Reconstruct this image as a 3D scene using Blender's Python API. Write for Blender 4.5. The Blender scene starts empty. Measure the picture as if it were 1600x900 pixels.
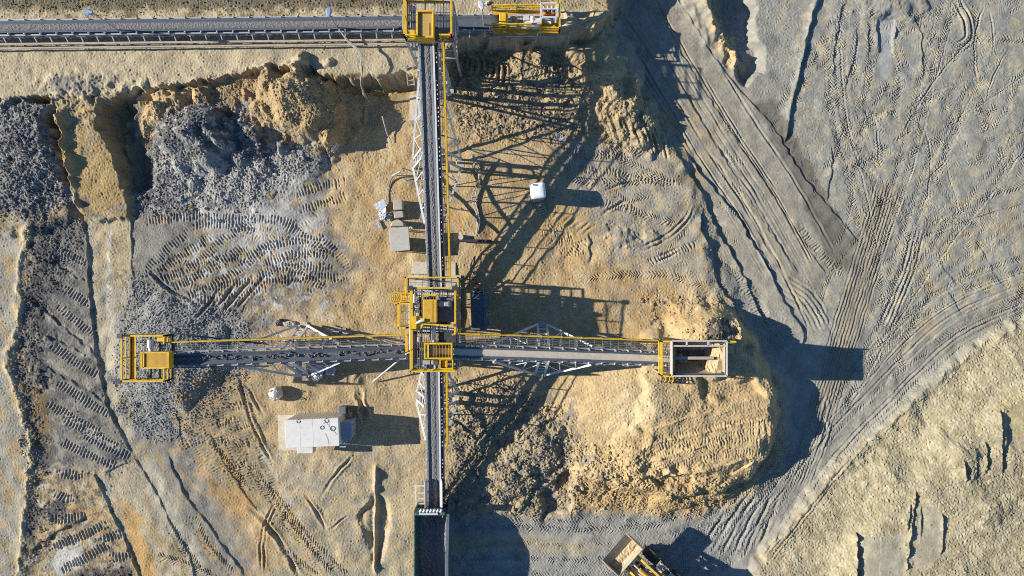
import bpy, math, random
import numpy as np
from mathutils import Vector, Matrix

R = math.radians
scene = bpy.context.scene
COL = scene.collection

# ------------------------------------------------------------------ camera, sky, sun, exposure
HC = 53.0                       # drone height over the pit floor, metres
PPM = 20.0                      # photo pixels per metre on the pit floor
cam = bpy.data.objects.new('drone_camera', bpy.data.cameras.new('drone_camera'))
COL.objects.link(cam)
cam.location = (0, 0, HC)
cam.rotation_euler = (0, 0, 0)
cam.data.sensor_width = 36.0
cam.data.lens = 36.0 * HC / 80.0
cam.data.clip_start = 0.5
cam.data.clip_end = 3000
scene.camera = cam

SUN_EL = 26.0
SUN_DIR = Vector((math.cos(R(SUN_EL)) * math.cos(R(-5)), math.cos(R(SUN_EL)) * math.sin(R(-5)), -math.sin(R(SUN_EL))))
world = bpy.data.worlds.new('World')
scene.world = world
world.use_nodes = True
nt = world.node_tree
bg = nt.nodes.get('Background') or nt.nodes.new('ShaderNodeBackground')
sky = nt.nodes.new('ShaderNodeTexSky')
sky.sky_type = 'NISHITA'
sky.sun_disc = False
sky.sun_elevation = R(SUN_EL)
to_sun = -SUN_DIR
sky.sun_rotation = math.atan2(to_sun.x, to_sun.y)
sky.altitude = 100
sky.air_density = 1.0
sky.dust_density = 0.3
sky.ozone_density = 4.0
tint = nt.nodes.new('ShaderNodeMix'); tint.data_type = 'RGBA'; tint.blend_type = 'MULTIPLY'
tint.inputs[0].default_value = 1.0; tint.inputs[7].default_value = (0.70, 0.95, 1.18, 1)      # a deep clear blue sky
nt.links.new(sky.outputs[0], tint.inputs[6]); nt.links.new(tint.outputs[2], bg.inputs[0])
bg.inputs[1].default_value = 0.076
sun = bpy.data.objects.new('sun', bpy.data.lights.new('sun', 'SUN'))
COL.objects.link(sun)
sun.data.energy = 5.0
sun.data.angle = R(0.5)
sun.data.color = (1.0, 0.945, 0.86)
sun.rotation_euler = SUN_DIR.to_track_quat('-Z', 'Y').to_euler()
sun.location = (-40, 5, 40)
scene.view_settings.view_transform = 'Standard'
scene.view_settings.look = 'None'
scene.view_settings.gamma = 1.0
scene.view_settings.use_curve_mapping = False
scene.view_settings.exposure = 0.71
scene.cycles.use_denoising = False
scene.cycles.filter_width = 1.0
scene.cycles.max_bounces = 5
scene.cycles.diffuse_bounces = 3

SOILK = 0.77                     # soil tones were noted as seen in full sun; this is their albedo
rnd = random.Random(7)
rng = np.random.default_rng(11)

def lin(c):
    out = []
    for x in c[:3]:
        x = x / 255.0
        out.append(x / 12.92 if x <= 0.04045 else ((x + 0.055) / 1.055) ** 2.4)
    return out
# ------------------------------------------------------------------ the ground: one height field
# grid in "floor pixels": 20 to the metre, origin under the photo's corner
U0, V0, U1, V1 = -24, -24, 1624, 924
NU, NV = U1 - U0 + 1, V1 - V0 + 1
H = np.zeros((NV, NU), np.float32)          # metres
S = np.zeros((NV, NU), np.float32)          # clods and stones lying on it
STONEK = 0.42
ROUGHK = 0.15
SCARPK = 0.46
GA = np.full((NV, NU), 1.0, np.float32)     # strength of the fine grain
C = np.zeros((NV, NU, 3), np.float32)       # own colour of the soil
UU, VV = np.meshgrid(np.arange(U0, U1 + 1, dtype=np.float32), np.arange(V0, V1 + 1, dtype=np.float32))

_fy = np.fft.fftfreq(NV)[:, None].astype(np.float32)
_fx = np.fft.rfftfreq(NU)[None, :].astype(np.float32)
_cache = {}
def _band(wl, seed, bw, ang, stretch):
    w = np.random.default_rng(seed * 977 + int(wl * 10)).standard_normal((NV, NU)).astype(np.float32)
    F = np.fft.rfft2(w)
    fx, fy = _fx, _fy
    if ang is not None:
        c, s = math.cos(R(ang)), math.sin(R(ang))
        fx, fy = (fx * c + fy * s) * stretch, (-fx * s + fy * c)
    f = np.sqrt(fx * fx + fy * fy) + 1e-6
    F *= np.exp(-(np.log(f * wl) / bw) ** 2)
    o = np.fft.irfft2(F, s=(NV, NU)).astype(np.float32)
    return o / (o.std() + 1e-9)
class Noise:
    """a window into a cached field of band-passed noise, moved about by its seed"""
    def __init__(self, base, seed):
        self.b = base; g = random.Random(seed * 31 + 7); self.oy, self.ox = g.randrange(NV), g.randrange(NU)
    def __getitem__(self, sl):
        i = (np.arange(sl[0].start, sl[0].stop) + self.oy) % NV; j = (np.arange(sl[1].start, sl[1].stop) + self.ox) % NU
        return self.b[np.ix_(i, j)]
    def full(self):
        return np.roll(self.b, (-self.oy, -self.ox), (0, 1))
def gn(wl, seed=0, bw=0.5, ang=None, stretch=1.0):
    """band-passed noise of wavelength wl (pixels), unit deviation; may be drawn out along an angle"""
    q = round(math.log2(max(wl, 3)) * 2.5) / 2.5
    key = (q, round(bw * 5), None if ang is None else round(ang / 5), stretch)
    if key not in _cache:
        _cache[key] = _band(2 ** q, len(_cache) + 1, round(bw * 5) / 5, ang, stretch)
    return Noise(_cache[key], seed)
class Fbm:
    def __init__(self, wl, octs=4, gain=0.55, seed=0):
        self.p = [(gain ** k, gn(wl / 2 ** k, seed + k * 3, 0.6)) for k in range(octs) if wl / 2 ** k > 2.5]
        self.n = math.sqrt(sum(a * a for a, _ in self.p))
    def __getitem__(self, sl):
        return sum(a * n[sl] for a, n in self.p) / self.n
    def full(self):
        return sum(a * n.full() for a, n in self.p) / self.n
def fbm(wl, octs=4, gain=0.55, seed=0):
    return Fbm(wl, octs, gain, seed)

def sst(a, b, x):
    t = np.clip((x - a) / (b - a), 0, 1)
    return t * t * (3 - 2 * t)

def hz(u, v):
    i = int(min(max(round(v) - V0, 0), NV - 1)); j = int(min(max(round(u) - U0, 0), NU - 1))
    return float(H[i, j])
def G(pts):
    """photo points -> floor pixels, allowing for the height of the ground there"""
    out = []
    for (u, v) in pts:
        gu, gv = u, v
        for _ in range(3):
            k = 1 - hz(gu, gv) / HC
            gu, gv = 800 + (u - 800) * k, 450 + (v - 450) * k
        out.append((gu, gv))
    return out
def smooth_line(pts, step=7.0):
    p = np.array(pts, np.float64)
    if len(p) == 2:
        n = max(2, int(np.hypot(*(p[1] - p[0])) / step))
        t = np.linspace(0, 1, n + 1)[:, None]
        return p[0] * (1 - t) + p[1] * t
    q = np.vstack([2 * p[0] - p[1], p, 2 * p[-1] - p[-2]])
    out = []
    for i in range(1, len(q) - 2):
        a, b, c, d = q[i - 1], q[i], q[i + 1], q[i + 2]
        n = max(1, int(np.hypot(*(c - b)) / step))
        for k in range(n):
            t = k / n
            out.append(0.5 * ((2 * b) + (c - a) * t + (2 * a - 5 * b + 4 * c - d) * t * t + (3 * b - a - 3 * c + d) * t ** 3))
    out.append(q[-2])
    return np.array(out)

def along(pts, margin, raw=False, wob=0.0, wl=40, seed=5):
    """window, distance along, signed distance (positive = to the east of a line drawn downward), total length"""
    p = smooth_line(pts if raw else G(pts))
    lo, hi = p.min(0) - margin, p.max(0) + margin
    j0, j1 = int(max(lo[0] - U0, 0)), int(min(hi[0] - U0 + 2, NU))
    i0, i1 = int(max(lo[1] - V0, 0)), int(min(hi[1] - V0 + 2, NV))
    if j1 <= j0 or i1 <= i0:
        return None
    sl = (slice(i0, i1), slice(j0, j1))
    best = np.full((i1 - i0, j1 - j0), 1e9, np.float32)
    sd = np.zeros_like(best); ss = np.zeros_like(best)
    acc = 0.0
    for k in range(len(p) - 1):
        a, b = p[k], p[k + 1]
        t = b - a; L = math.hypot(*t)
        if L < 1e-6:
            continue
        t = t / L
        lo2, hi2 = np.minimum(a, b) - margin, np.maximum(a, b) + margin
        a0, a1 = max(int(lo2[1]) - V0 - i0, 0), min(int(hi2[1]) - V0 + 2 - i0, i1 - i0)
        b0, b1 = max(int(lo2[0]) - U0 - j0, 0), min(int(hi2[0]) - U0 + 2 - j0, j1 - j0)
        if a1 > a0 and b1 > b0:
            w = (slice(a0, a1), slice(b0, b1))
            x = UU[sl][w] - a[0]; y = VV[sl][w] - a[1]
            s = x * t[0] + y * t[1]
            sc = np.clip(s, 0, L)
            dx, dy = x - sc * t[0], y - sc * t[1]
            dist = np.sqrt(dx * dx + dy * dy)
            sg = np.where(x * t[1] - y * t[0] >= 0, 1.0, -1.0)
            m = dist < best[w]
            best[w] = np.where(m, dist, best[w])
            sd[w] = np.where(m, dist * sg, sd[w])
            first, last = k == 0, k == len(p) - 2
            s2 = s if (first or last) else sc
            if first and not last: s2 = np.minimum(s, L)
            if last and not first: s2 = np.maximum(s, 0)
            ss[w] = np.where(m, acc + s2, ss[w])
        acc += L
    sd = np.where(best > 1e8, 1e6, sd)
    if wob:
        sd = sd + wob * gn(wl, seed)[sl]
    return sl, ss, sd, acc

def pmask(pts, soft=8, warp=0, wl=40, seed=3, raw=False):
    """window and soft mask of a polygon"""
    p = np.array(pts if raw else G(pts), np.float64)
    mg = soft + 3 * warp + 2
    j0, j1 = int(max(p[:, 0].min() - mg - U0, 0)), int(min(p[:, 0].max() + mg - U0 + 2, NU))
    i0, i1 = int(max(p[:, 1].min() - mg - V0, 0)), int(min(p[:, 1].max() + mg - V0 + 2, NV))
    sl = (slice(i0, i1), slice(j0, j1))
    X, Y = UU[sl], VV[sl]
    best = np.full(X.shape, 1e9, np.float32); ins = np.zeros(X.shape, bool)
    n = len(p)
    for k in range(n):
        a, b = p[k], p[(k + 1) % n]
        t = b - a; L2 = max(t @ t, 1e-9)
        s = np.clip(((X - a[0]) * t[0] + (Y - a[1]) * t[1]) / L2, 0, 1)
        best = np.minimum(best, (X - a[0] - s * t[0]) ** 2 + (Y - a[1] - s * t[1]) ** 2)
        if a[1] != b[1]:
            c = ((a[1] > Y) != (b[1] > Y)) & (X < (b[0] - a[0]) * (Y - a[1]) / (b[1] - a[1]) + a[0])
            ins ^= c
    d = np.sqrt(best) * np.where(ins, 1, -1)
    if warp:
        d = d + warp * (gn(wl, seed)[sl] * 0.9 + (0.4 if soft < 7 else 0.12) * gn(wl / 3, seed + 1)[sl])
    return sl, sst(-soft, soft, d)

# --- operations on the height field
def level(pts, z, soft=10, warp=0, wl=40, seed=3):
    p = []
    for (u, v) in pts:                      # the outline as seen, at its own height
        k = 1 - z / HC
        p.append((800 + (u - 800) * k, 450 + (v - 450) * k))
    sl, m = pmask(p, soft, warp, wl, seed, raw=True)
    H[sl] += (z - H[sl]) * m
def lift(pts, dz, soft=10, warp=0, wl=40, seed=3):
    sl, m = pmask(pts, soft, warp, wl, seed)
    H[sl] += dz * m
def heap(u, v, ru, rv, h, rot=0, p=1.6, rough=0.25, seed=1, sharp=1.0):
    (u, v), = G([(u, v)])
    mg = int(max(ru, rv) * 1.35) + 3
    j0, j1 = int(max(u - mg - U0, 0)), int(min(u + mg - U0, NU)); i0, i1 = int(max(v - mg - V0, 0)), int(min(v + mg - V0, NV))
    sl = (slice(i0, i1), slice(j0, j1))
    x, y = UU[sl] - u, VV[sl] - v
    c, s = math.cos(R(rot)), math.sin(R(rot))
    a, b = (x * c + y * s) / ru, (-x * s + y * c) / rv
    r = np.sqrt(a * a + b * b) * np.clip(1 + rough * 0.4 * gn(max(ru, rv) * 0.7, seed)[sl] + rough * 0.07 * gn(max(ru, rv) * 0.25, seed + 1)[sl], .72, 1.5)
    H[sl] += h * np.clip(1 - r, 0, None) ** sharp * (1.0 - 0.35 * np.clip(1 - r, 0, 1))*1.35
def ridge(pts, w, h, wob=1.2, wl=30, seed=5, fade=20, east=1.0):
    a = along(pts, w * 3 + 6, wob=wob, wl=wl, seed=seed)
    if a is None: return
    sl, s, d, L = a
    d = np.where(d > 0, d / east, d)
    f = sst(-2, fade, s) * sst(-2, fade, L - s)
    H[sl] += h * np.exp(-np.abs(d / w) ** 1.5) * f * (1 + 0.05 * gn(12, seed + 2)[sl] + .08 * gn(50, seed + 3)[sl])
def scarp(pts, h, reach=30, edge=2.0, wob=1.5, wl=30, seed=5, fade=15, low=0.5):
    """a step: high to the west of the line, low to the east"""
    a = along(pts, reach * 3, wob=wob * .6, wl=wl * .7, seed=seed)
    if a is None: return
    sl, s, d, L = a
    f = sst(-2, fade, s) * sst(-2, fade, L - s)
    h = h * SCARPK
    edge = edge * .62; d = d
    st = 1 - sst(-edge, edge, d)
    z = (1 - low) * st * np.exp(-np.maximum(-d, 0) / reach) - low * (1 - st) * np.exp(-np.maximum(d, 0) / reach)
    z = np.where(np.abs(d) > reach * 2.9, 0, z)
    H[sl] += h * z * f * (1 + 0.25 * gn(25, seed + 2)[sl])
def rut(pts, w, dep, berm=0.5, wob=0.35, wl=30, seed=5, fade=25):
    a = along(pts, w * 4 + 4, wob=wob, wl=wl, seed=seed)
    if a is None: return
    sl, s, d, L = a
    f = sst(0, fade, s) * sst(0, fade, L - s)
    g = -np.exp(-(d / w) ** 2) + berm * (np.exp(-((d - 1.8 * w) / w) ** 2) + np.exp(-((d + 1.8 * w) / w) ** 2))
    H[sl] += dep * g * f * (1 + 0.35 * gn(60, seed + 2)[sl])
def cleats(pts, w=13, per=5.0, amp=0.06, seed=5, broken=0.4, fade=6, sink=0.03, slant=0.0, calm=0.3, col=None, cs=0.4, jit=.22):
    """print of a crawler track: bars across the line"""
    a = along(pts, w + 4, wob=0.4, wl=25, seed=seed)
    if a is None: return
    sl, s, d, L = a
    m = sst(w / 2 + 1, w / 2 - 1.2, np.abs(d) + 1.1 * gn(9, seed + 3)[sl]) * sst(0, fade, s + 4 * gn(12, seed + 4)[sl]) * sst(0, fade, L - s + 4 * gn(12, seed + 5)[sl])
    b = np.clip(1 - broken + broken * 1.3 * gn(16, seed + 7)[sl] * 0.6 + broken * .5, 0, 1.1)
    ph = (s + slant * d) / per + jit * gn(24, seed + 1)[sl] + .05 * gn(6, seed + 2)[sl]
    pat = np.abs(((ph) % 1.0) - 0.5) * 4 - 1
    H[sl] += (amp * pat * b - sink) * m
    GA[sl] *= 1 - m * (1 - calm)
    if col is not None: C[sl] += (np.array(lin(col)) - C[sl]) * (m * cs)[..., None]
def tyre(pts, w=14, per=5.0, amp=0.045, seed=5, broken=0.5, fade=20, sink=0.02, k=0.9, calm=0.35, col=None, cs=0.3):
    """print of a lugged tyre: chevrons along the line"""
    a = along(pts, w + 4, wob=0.5, wl=60, seed=seed)
    if a is None: return
    sl, s, d, L = a
    m = sst(w / 2 + 1, w / 2 - 1.2, np.abs(d) + 1.1 * gn(9, seed + 3)[sl]) * sst(0, fade, s + 4 * gn(12, seed + 4)[sl]) * sst(0, fade, L - s + 4 * gn(12, seed + 5)[sl])
    b = np.clip(1 - broken + broken * gn(30, seed + 7)[sl] * 0.7 + broken * .5, 0, 1.1)
    ph = (s + k * np.abs(d)) / per + np.where(d > 0, 0.5, 0) + 0.2 * gn(26, seed + 1)[sl] + .05 * gn(6, seed + 2)[sl]
    pat = np.abs((ph % 1.0) - 0.5) * 4 - 1
    H[sl] += (amp * pat * b - sink) * m
    GA[sl] *= 1 - m * (1 - calm)
    if col is not None: C[sl] += (np.array(lin(col)) - C[sl]) * (m * cs)[..., None]
def offset(pts, d):
    p = np.array(pts, float); o = []
    for i in range(len(p)):
        t = p[min(i + 1, len(p) - 1)] - p[max(i - 1, 0)]
        t /= math.hypot(*t) + 1e-9
        o.append((p[i][0] + t[1] * d, p[i][1] - t[0] * d))
    return o
def twin(pts, gap, f, **k):
    f(offset(pts, gap / 2), **k); f(offset(pts, -gap / 2), **k)
def grooves(pts, n, pitch, dep, **k):
    for i in range(n):
        rut(offset(pts, (i - (n - 1) / 2) * pitch), pitch * 0.28, dep, seed=30 + i, **k)
def rough(pts, amp, wl=24, octs=4, soft=15, warp=6, seed=1, gain=0.6, ridged=True, grain=None):
    """broken ground: creased forms, finer and finer, with loose crumbs on top"""
    sl, m = pmask(pts, soft, warp, 40, seed)
    n = 0; a = 1.0; w = wl * 1.5
    for k in range(6):
        if w < 3: break
        q = gn(w, seed + 5 * k, .6)[sl]
        q = (0.8 - np.abs(q)) * 1.5 if (ridged and k < 4) else q
        n = n + a * q; a *= gain * .86; w *= .52
    H[sl] += amp * ROUGHK * n * m
    f = gn(3.4, seed + 50, .4)[sl]; f2 = gn(6, seed + 51, .5)[sl]
    H[sl] += amp * m * (.042 * f * np.abs(f) + .06 * f2 * np.abs(f2))
    if grain is not None: GA[sl] += (grain - GA[sl]) * m
def stones(pts, n, r0, r1, seed=1, flat=0.6, soft=4, col=None, pw=4):
    """clods and stones pressed into the surface"""
    p = np.array(G(pts)); g = np.random.default_rng(seed)
    sl, m = pmask(p, soft, 3, 30, seed, raw=True)
    i0, j0 = sl[0].start, sl[1].start
    k = 0; tries = 0
    while k < n and tries < n * 6:
        tries += 1
        i = int(g.integers(0, m.shape[0])); j = int(g.integers(0, m.shape[1]))
        if g.random() > m[i, j]: continue
        k += 1
        r = .85 * r0 + (.85 * r1 - .85 * r0) * g.random() ** pw
        R_ = int(r * 1.5) + 1
        a0, a1, b0, b1 = max(i0 + i - R_, 0), min(i0 + i + R_ + 1, NV), max(j0 + j - R_, 0), min(j0 + j + R_ + 1, NU)
        y = np.arange(a0, a1)[:, None] - (i0 + i) - g.random() + .5; x = np.arange(b0, b1)[None, :] - (j0 + j) - g.random() + .5
        th = g.random() * 3.14; e = 0.7 + 0.6 * g.random()
        xa = (x * math.cos(th) + y * math.sin(th)) / e; ya = (-x * math.sin(th) + y * math.cos(th)) * e
        q = 1 - (np.abs(xa) ** 3 + np.abs(ya) ** 3) / r ** 3
        tilt = 1 - np.maximum(np.maximum((x * g.normal() + y * g.normal()), (x * g.normal() + y * g.normal())), 0) * 0.7 / r
        tilt = np.clip(tilt, 0, 1)
        S[a0:a1, b0:b1] = np.maximum(S[a0:a1, b0:b1], np.clip(q, 0, 1) ** 0.5 * r * 0.05 * flat * STONEK * tilt)
        if col is not None:
            mm = np.clip(q * 3, 0, 1)[..., None] * 0.8
            cc = np.array(lin(col)) * (0.75 + 0.5 * g.random())
            C[a0:a1, b0:b1] += (cc - C[a0:a1, b0:b1]) * mm
def paint(pts, col, k=1.0, soft=12, warp=8, wl=40, seed=3, grain=None):
    sl, m = pmask(pts, soft, warp, wl, seed)
    m = m * k
    C[sl] += (np.array(lin(col)) - C[sl]) * m[..., None]
    if grain is not None: GA[sl] += (grain - GA[sl]) * m
def blotch(pts, col, k=0.7, wl=40, thr=0.3, soft=20, warp=8, seed=9, ang=None, stretch=1.0):
    """irregular patches of another soil inside an outline"""
    sl, m = pmask(pts, soft, warp, 40, seed)
    n = gn(wl, seed, 0.7, ang, stretch)[sl] + 0.5 * gn(wl / 3, seed + 1, 0.7, ang, stretch)[sl]
    m = m * sst(thr - 0.35, thr + 0.45, n) * k
    C[sl] += (np.array(lin(col)) - C[sl]) * m[..., None]
def streak(pts, col, w, k=0.7, wob=2, seed=5, fade=20):
    a = along(pts, w * 2.5 + 6, wob=wob, wl=30, seed=seed)
    if a is None: return
    sl, s, d, L = a
    m = np.exp(-(np.abs(d) / w) ** 2.4) * sst(0, fade, s) * sst(0, fade, L - s) * np.clip(0.8 + 0.4 * gn(22, seed + 3)[sl], 0, 1) * k
    C[sl] += (np.array(lin(col)) - C[sl]) * m[..., None]

SAND = (198, 170, 123); SANDL = (216, 192, 146); BEIGE = (190, 170, 134); GBEI = (176, 165, 142); GREY = (158, 153, 143)
COOL = (160, 157, 148); DARK = (104, 102, 100); DGREY = (146, 142, 137); PALE = (204, 197, 183); OCHRE = (201, 154, 82); BROWN = (152, 124, 84)
C[:] = lin(SAND)
ALL = [(-30, -30), (1640, -30), (1640, 940), (-30, 940)]
# ------------------------------------------------------------------ broad shape of the pit
H += 0.05 * fbm(160, 3, 0.5, 2).full()
# bench carrying the long conveyor
bench = [(-60, -60), (1010, -60), (960, 20), (925, 50), (880, 62), (800, 60), (715, 62), (690, 100), (652, 122), (630, 112), (600, 122), (560, 124), (530, 125),
         (508, 121), (490, 108), (435, 107), (412, 106), (392, 113), (360, 122), (300, 132), (240, 141), (215, 139), (190, 152), (120, 158), (60, 153), (-60, 158)]
level(bench, 2.0, 4, 2.0, 26)
# right-hand haul road and working floor lie a little lower
level([(1000, -60), (1660, -60), (1660, 520), (1480, 560), (1380, 640), (1280, 760), (1160, 930), (700, 930), (700, 800), (820, 800), (930, 792), (1060, 800), (1180, 770), (1225, 700), (1232, 620), (1200, 560), (1150, 490), (1120, 420), (1085, 300), (1040, 210), (1000, 150), (950, 60)], -0.5, 22, 4, 60)
# slope beyond the diagonal road
level([(1660, 490), (1600, 503), (1560, 522), (1500, 562), (1440, 612), (1400, 652), (1350, 692), (1310, 727), (1262, 782), (1232, 822), (1192, 862), (1155, 960), (1660, 960)], 0.1, 10, 3, 30)
lift([(1660, 540), (1570, 580), (1480, 660), (1400, 740), (1330, 820), (1290, 960), (1660, 960)], 0.9, 60, 6, 80)
# sand embankment under the feed hopper
sl, m = pmask([(830, 590), (985, 540), (1060, 505), (1110, 478), (1150, 500), (1180, 548), (1196, 588), (1206, 640), (1200, 700), (1164, 742), (1110, 762), (1040, 775), (985, 760), (900, 740), (830, 690)], 13, 3, 50, 3, raw=True)
m = m * sst(840, 1010, UU[sl]); H[sl] += (1.35 - H[sl]) * m
lift([(1010, 560), (1060, 520), (1140, 515), (1178, 565), (1206, 610), (1210, 660), (1190, 712), (1120, 740), (1030, 735), (1000, 680)], 0.55, 16, 4, 40)
# ground left of the pit: terraces stepping up to the west
level([(-60, 330), (45, 340), (35, 420), (36, 480), (28, 520), (18, 560), (28, 610), (45, 660), (52, 700), (48, 760), (40, 820), (32, 960), (-60, 960)], .16, 14, 2, 30)
sl, m = pmask([(-60, 150), (84, 155), (98, 205), (108, 262), (118, 312), (118, 345), (60, 362), (-60, 370)], 10, 3, 30, 3)
tgt = 2.0 - 1.6 * sst(170, 362, VV[sl]) + .1 * sst(100, 60, UU[sl])
H[sl] += (tgt - H[sl]) * m
# talus under the bench lip
sl, m = pmask([(190, 135), (300, 122), (400, 100), (520, 112), (600, 118), (560, 190), (520, 240), (480, 310), (206, 335), (195, 240)], 14, 4, 30, 4)
tgt = 1.45 * (1 - sst(110, 330, VV[sl])) * (1 - .75 * sst(500, 590, UU[sl]))
H[sl] += (np.minimum(tgt, np.maximum(H[sl], tgt)) - np.minimum(H[sl], tgt)) * m
# ramp of yellow sand from the bench
p = [(118, 150), (156, 150), (172, 200), (191, 250), (203, 300), (207, 345), (132, 345), (121, 310), (106, 260), (97, 205), (84, 155)]
sl, m = pmask(p, 5, 2.2, 34, 3)
tgt = 1.95 - 1.55 * sst(150, 350, VV[sl])
H[sl] += (tgt - H[sl]) * m
lift([(205, 155), (245, 150), (240, 230), (240, 295), (206, 300), (193, 245), (177, 195), (165, 155), (185, 160)], -0.55, 8, 2, 20)
H += 0.025 * fbm(60, 2, 0.4, 21).full()

# ------------------------------------------------------------------ soils
paint([(1000, -40), (1660, -40), (1660, 960), (1100, 960), (690, 960), (690, 800), (820, 806), (930, 798), (1060, 806), (1150, 790), (1222, 720), (1228, 620), (1195, 560), (1140, 470), (1100, 440), (1085, 330), (1040, 225), (1005, 150), (950, 60)], (161, 157, 145), 1, 14, 6)
paint([(950, -40), (1110, -40), (1200, 190), (1330, 380), (1310, 450), (1200, 480), (1120, 420), (1080, 290), (1000, 140)], (162, 154, 138), 1, 12, 4)
paint([(1150, -40), (1290, -40), (1240, 160), (1250, 280), (1330, 390), (1260, 330), (1180, 200)], COOL, .8, 12, 4)
blotch([(1200, -40), (1660, -40), (1660, 500), (1300, 560)], (154, 154, 150), .4, 60, .2, 20)
blotch([(1200, -40), (1660, -40), (1660, 500), (1300, 560)], (196, 178, 138), .5, 50, .7, 20, seed=14)
blotch([(1420, 380), (1660, 300), (1660, 500), (1400, 560)], (186, 164, 118), .5, 45, .4, 30, seed=15, ang=60, stretch=3)
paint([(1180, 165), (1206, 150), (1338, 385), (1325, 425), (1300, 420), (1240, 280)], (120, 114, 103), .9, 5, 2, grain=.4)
paint([(1370, 285), (1412, 290), (1390, 360), (1372, 430), (1345, 530), (1310, 650), (1262, 660), (1300, 540), (1322, 450), (1345, 360)], (148, 137, 116), .75, 9, 3)
paint([(1600, 500), (1490, 540), (1400, 620), (1300, 740), (1230, 840), (1160, 900), (1050, 900), (1180, 790), (1250, 740), (1290, 640), (1400, 560), (1500, 490), (1660, 440)], (156, 151, 141), .8, 14, 4)
paint([(690, 806), (830, 812), (930, 805), (1060, 812), (1180, 790), (1215, 760), (1150, 920), (690, 920)], (160, 158, 152), .85, 8, 3)
paint([(700, 838), (800, 832), (930, 850), (930, 866), (800, 862), (700, 866)], (182, 166, 132), .8, 6, 3)
for q in ([(1230, -40), (1660, -40), (1660, 480), (1480, 560), (1330, 700), (1240, 800), (1200, 560), (1330, 420)], [(960, -40), (1100, -40), (1240, 240), (1320, 420), (1200, 500), (1080, 280)], [(700, 806), (1180, 800), (1240, 720), (1180, 900), (700, 910)]):
    sl, m = pmask(q, 20, 4); GA[sl] *= 1 - .5 * m
# right slope
SL = [(1660, 480), (1600, 503), (1560, 522), (1500, 562), (1440, 612), (1400, 652), (1350, 692), (1310, 727), (1262, 782), (1232, 822), (1192, 862), (1155, 960), (1660, 960)]
paint(SL, (186, 171, 132), 1, 6, 3, 24)
blotch(SL, (172, 154, 112), .6, 50, .3, 8, seed=17, ang=35, stretch=2)
blotch(SL, (204, 190, 154), .6, 30, .2, 8, seed=18)
blotch([(1500, 700), (1600, 690), (1600, 830), (1530, 830)], (158, 146, 118), .8, 50, -.2, 20, seed=19)
paint([(1345, 842), (1415, 838), (1412, 905), (1350, 905)], (178, 170, 146), .9, 6, 2)
paint([(1440, 790), (1472, 800), (1470, 868), (1428, 890)], (180, 172, 146), .8, 6, 2)
paint([(1560, 620), (1610, 600), (1610, 690), (1565, 680)], (204, 184, 130), .7, 8, 2)
# middle: yellow sand with grey traffic areas
blotch(ALL[:0] + [(520, 140), (1100, 140), (1120, 560), (520, 560)], (198, 160, 96), .7, 90, .1, 40, seed=20)
paint([(880, 215), (1040, 225), (1090, 300), (1110, 400), (1130, 470), (1060, 440), (980, 410), (930, 350), (880, 300)], (178, 164, 136), .85, 22, 10)
blotch([(860, 215), (1040, 225), (1120, 420), (960, 420)], (160, 156, 150), .7, 40, 0, 20, seed=22)
paint([(690, 60), (790, 62), (880, 65), (1000, 140), (1040, 215), (980, 230), (880, 215), (790, 215), (720, 225), (690, 150)], (188, 164, 120), .9, 12, 6)
blotch([(690, 60), (880, 65), (1040, 215), (720, 225)], (124, 114, 100), .6, 36, .2, 14, seed=23)
paint([(930, 75), (1000, 140), (960, 205), (915, 200), (900, 120)], (196, 168, 118), .8, 10, 5)
# embankment and rubble in front of it
paint([(880, 570), (1000, 545), (1100, 470), (1160, 500), (1216, 610), (1216, 690), (1150, 760), (1000, 770), (880, 740), (850, 640)], (206, 175, 120), 1, 10, 6)
paint([(950, 600), (1040, 590), (1040, 640), (960, 680)], (216, 190, 142), .9, 18, 6)
paint([(700, 640), (800, 620), (880, 660), (890, 760), (870, 806), (760, 806), (700, 800)], (176, 158, 122), .8, 10, 8)
blotch([(700, 600), (900, 620), (960, 800), (700, 806)], (140, 134, 126), .7, 28, .3, 14, seed=25)
paint([(900, 740), (1160, 760), (1100, 800), (900, 795)], (196, 162, 102), .8, 8, 5)
# bench
paint([(-40, -40), (960, -40), (880, 62), (690, 65), (640, 128), (520, 122), (400, 112), (240, 140), (185, 152), (-40, 156)], (204, 184, 146), 1, 5, 2)
paint([(-40, -40), (700, -40), (640, 12), (450, 14), (300, 16), (150, 14), (-40, 15)], (112, 106, 92), .85, 5, 3, grain=2.0)
paint([(700, -40), (1000, -40), (900, 16), (770, 20)], (168, 148, 108), .8, 8, 4, grain=2.0)
blotch([(-40, 0), (640, 0), (640, 28), (-40, 28)], (150, 128, 84), .8, 24, .1, 6, seed=27)
paint([(410, 66), (620, 66), (640, 110), (560, 116), (430, 96)], (186, 170, 140), .7, 14, 5)
blotch([(130, 62), (300, 62), (300, 76), (140, 76)], (150, 134, 110), .7, 16, 0, 6, seed=28)
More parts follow.
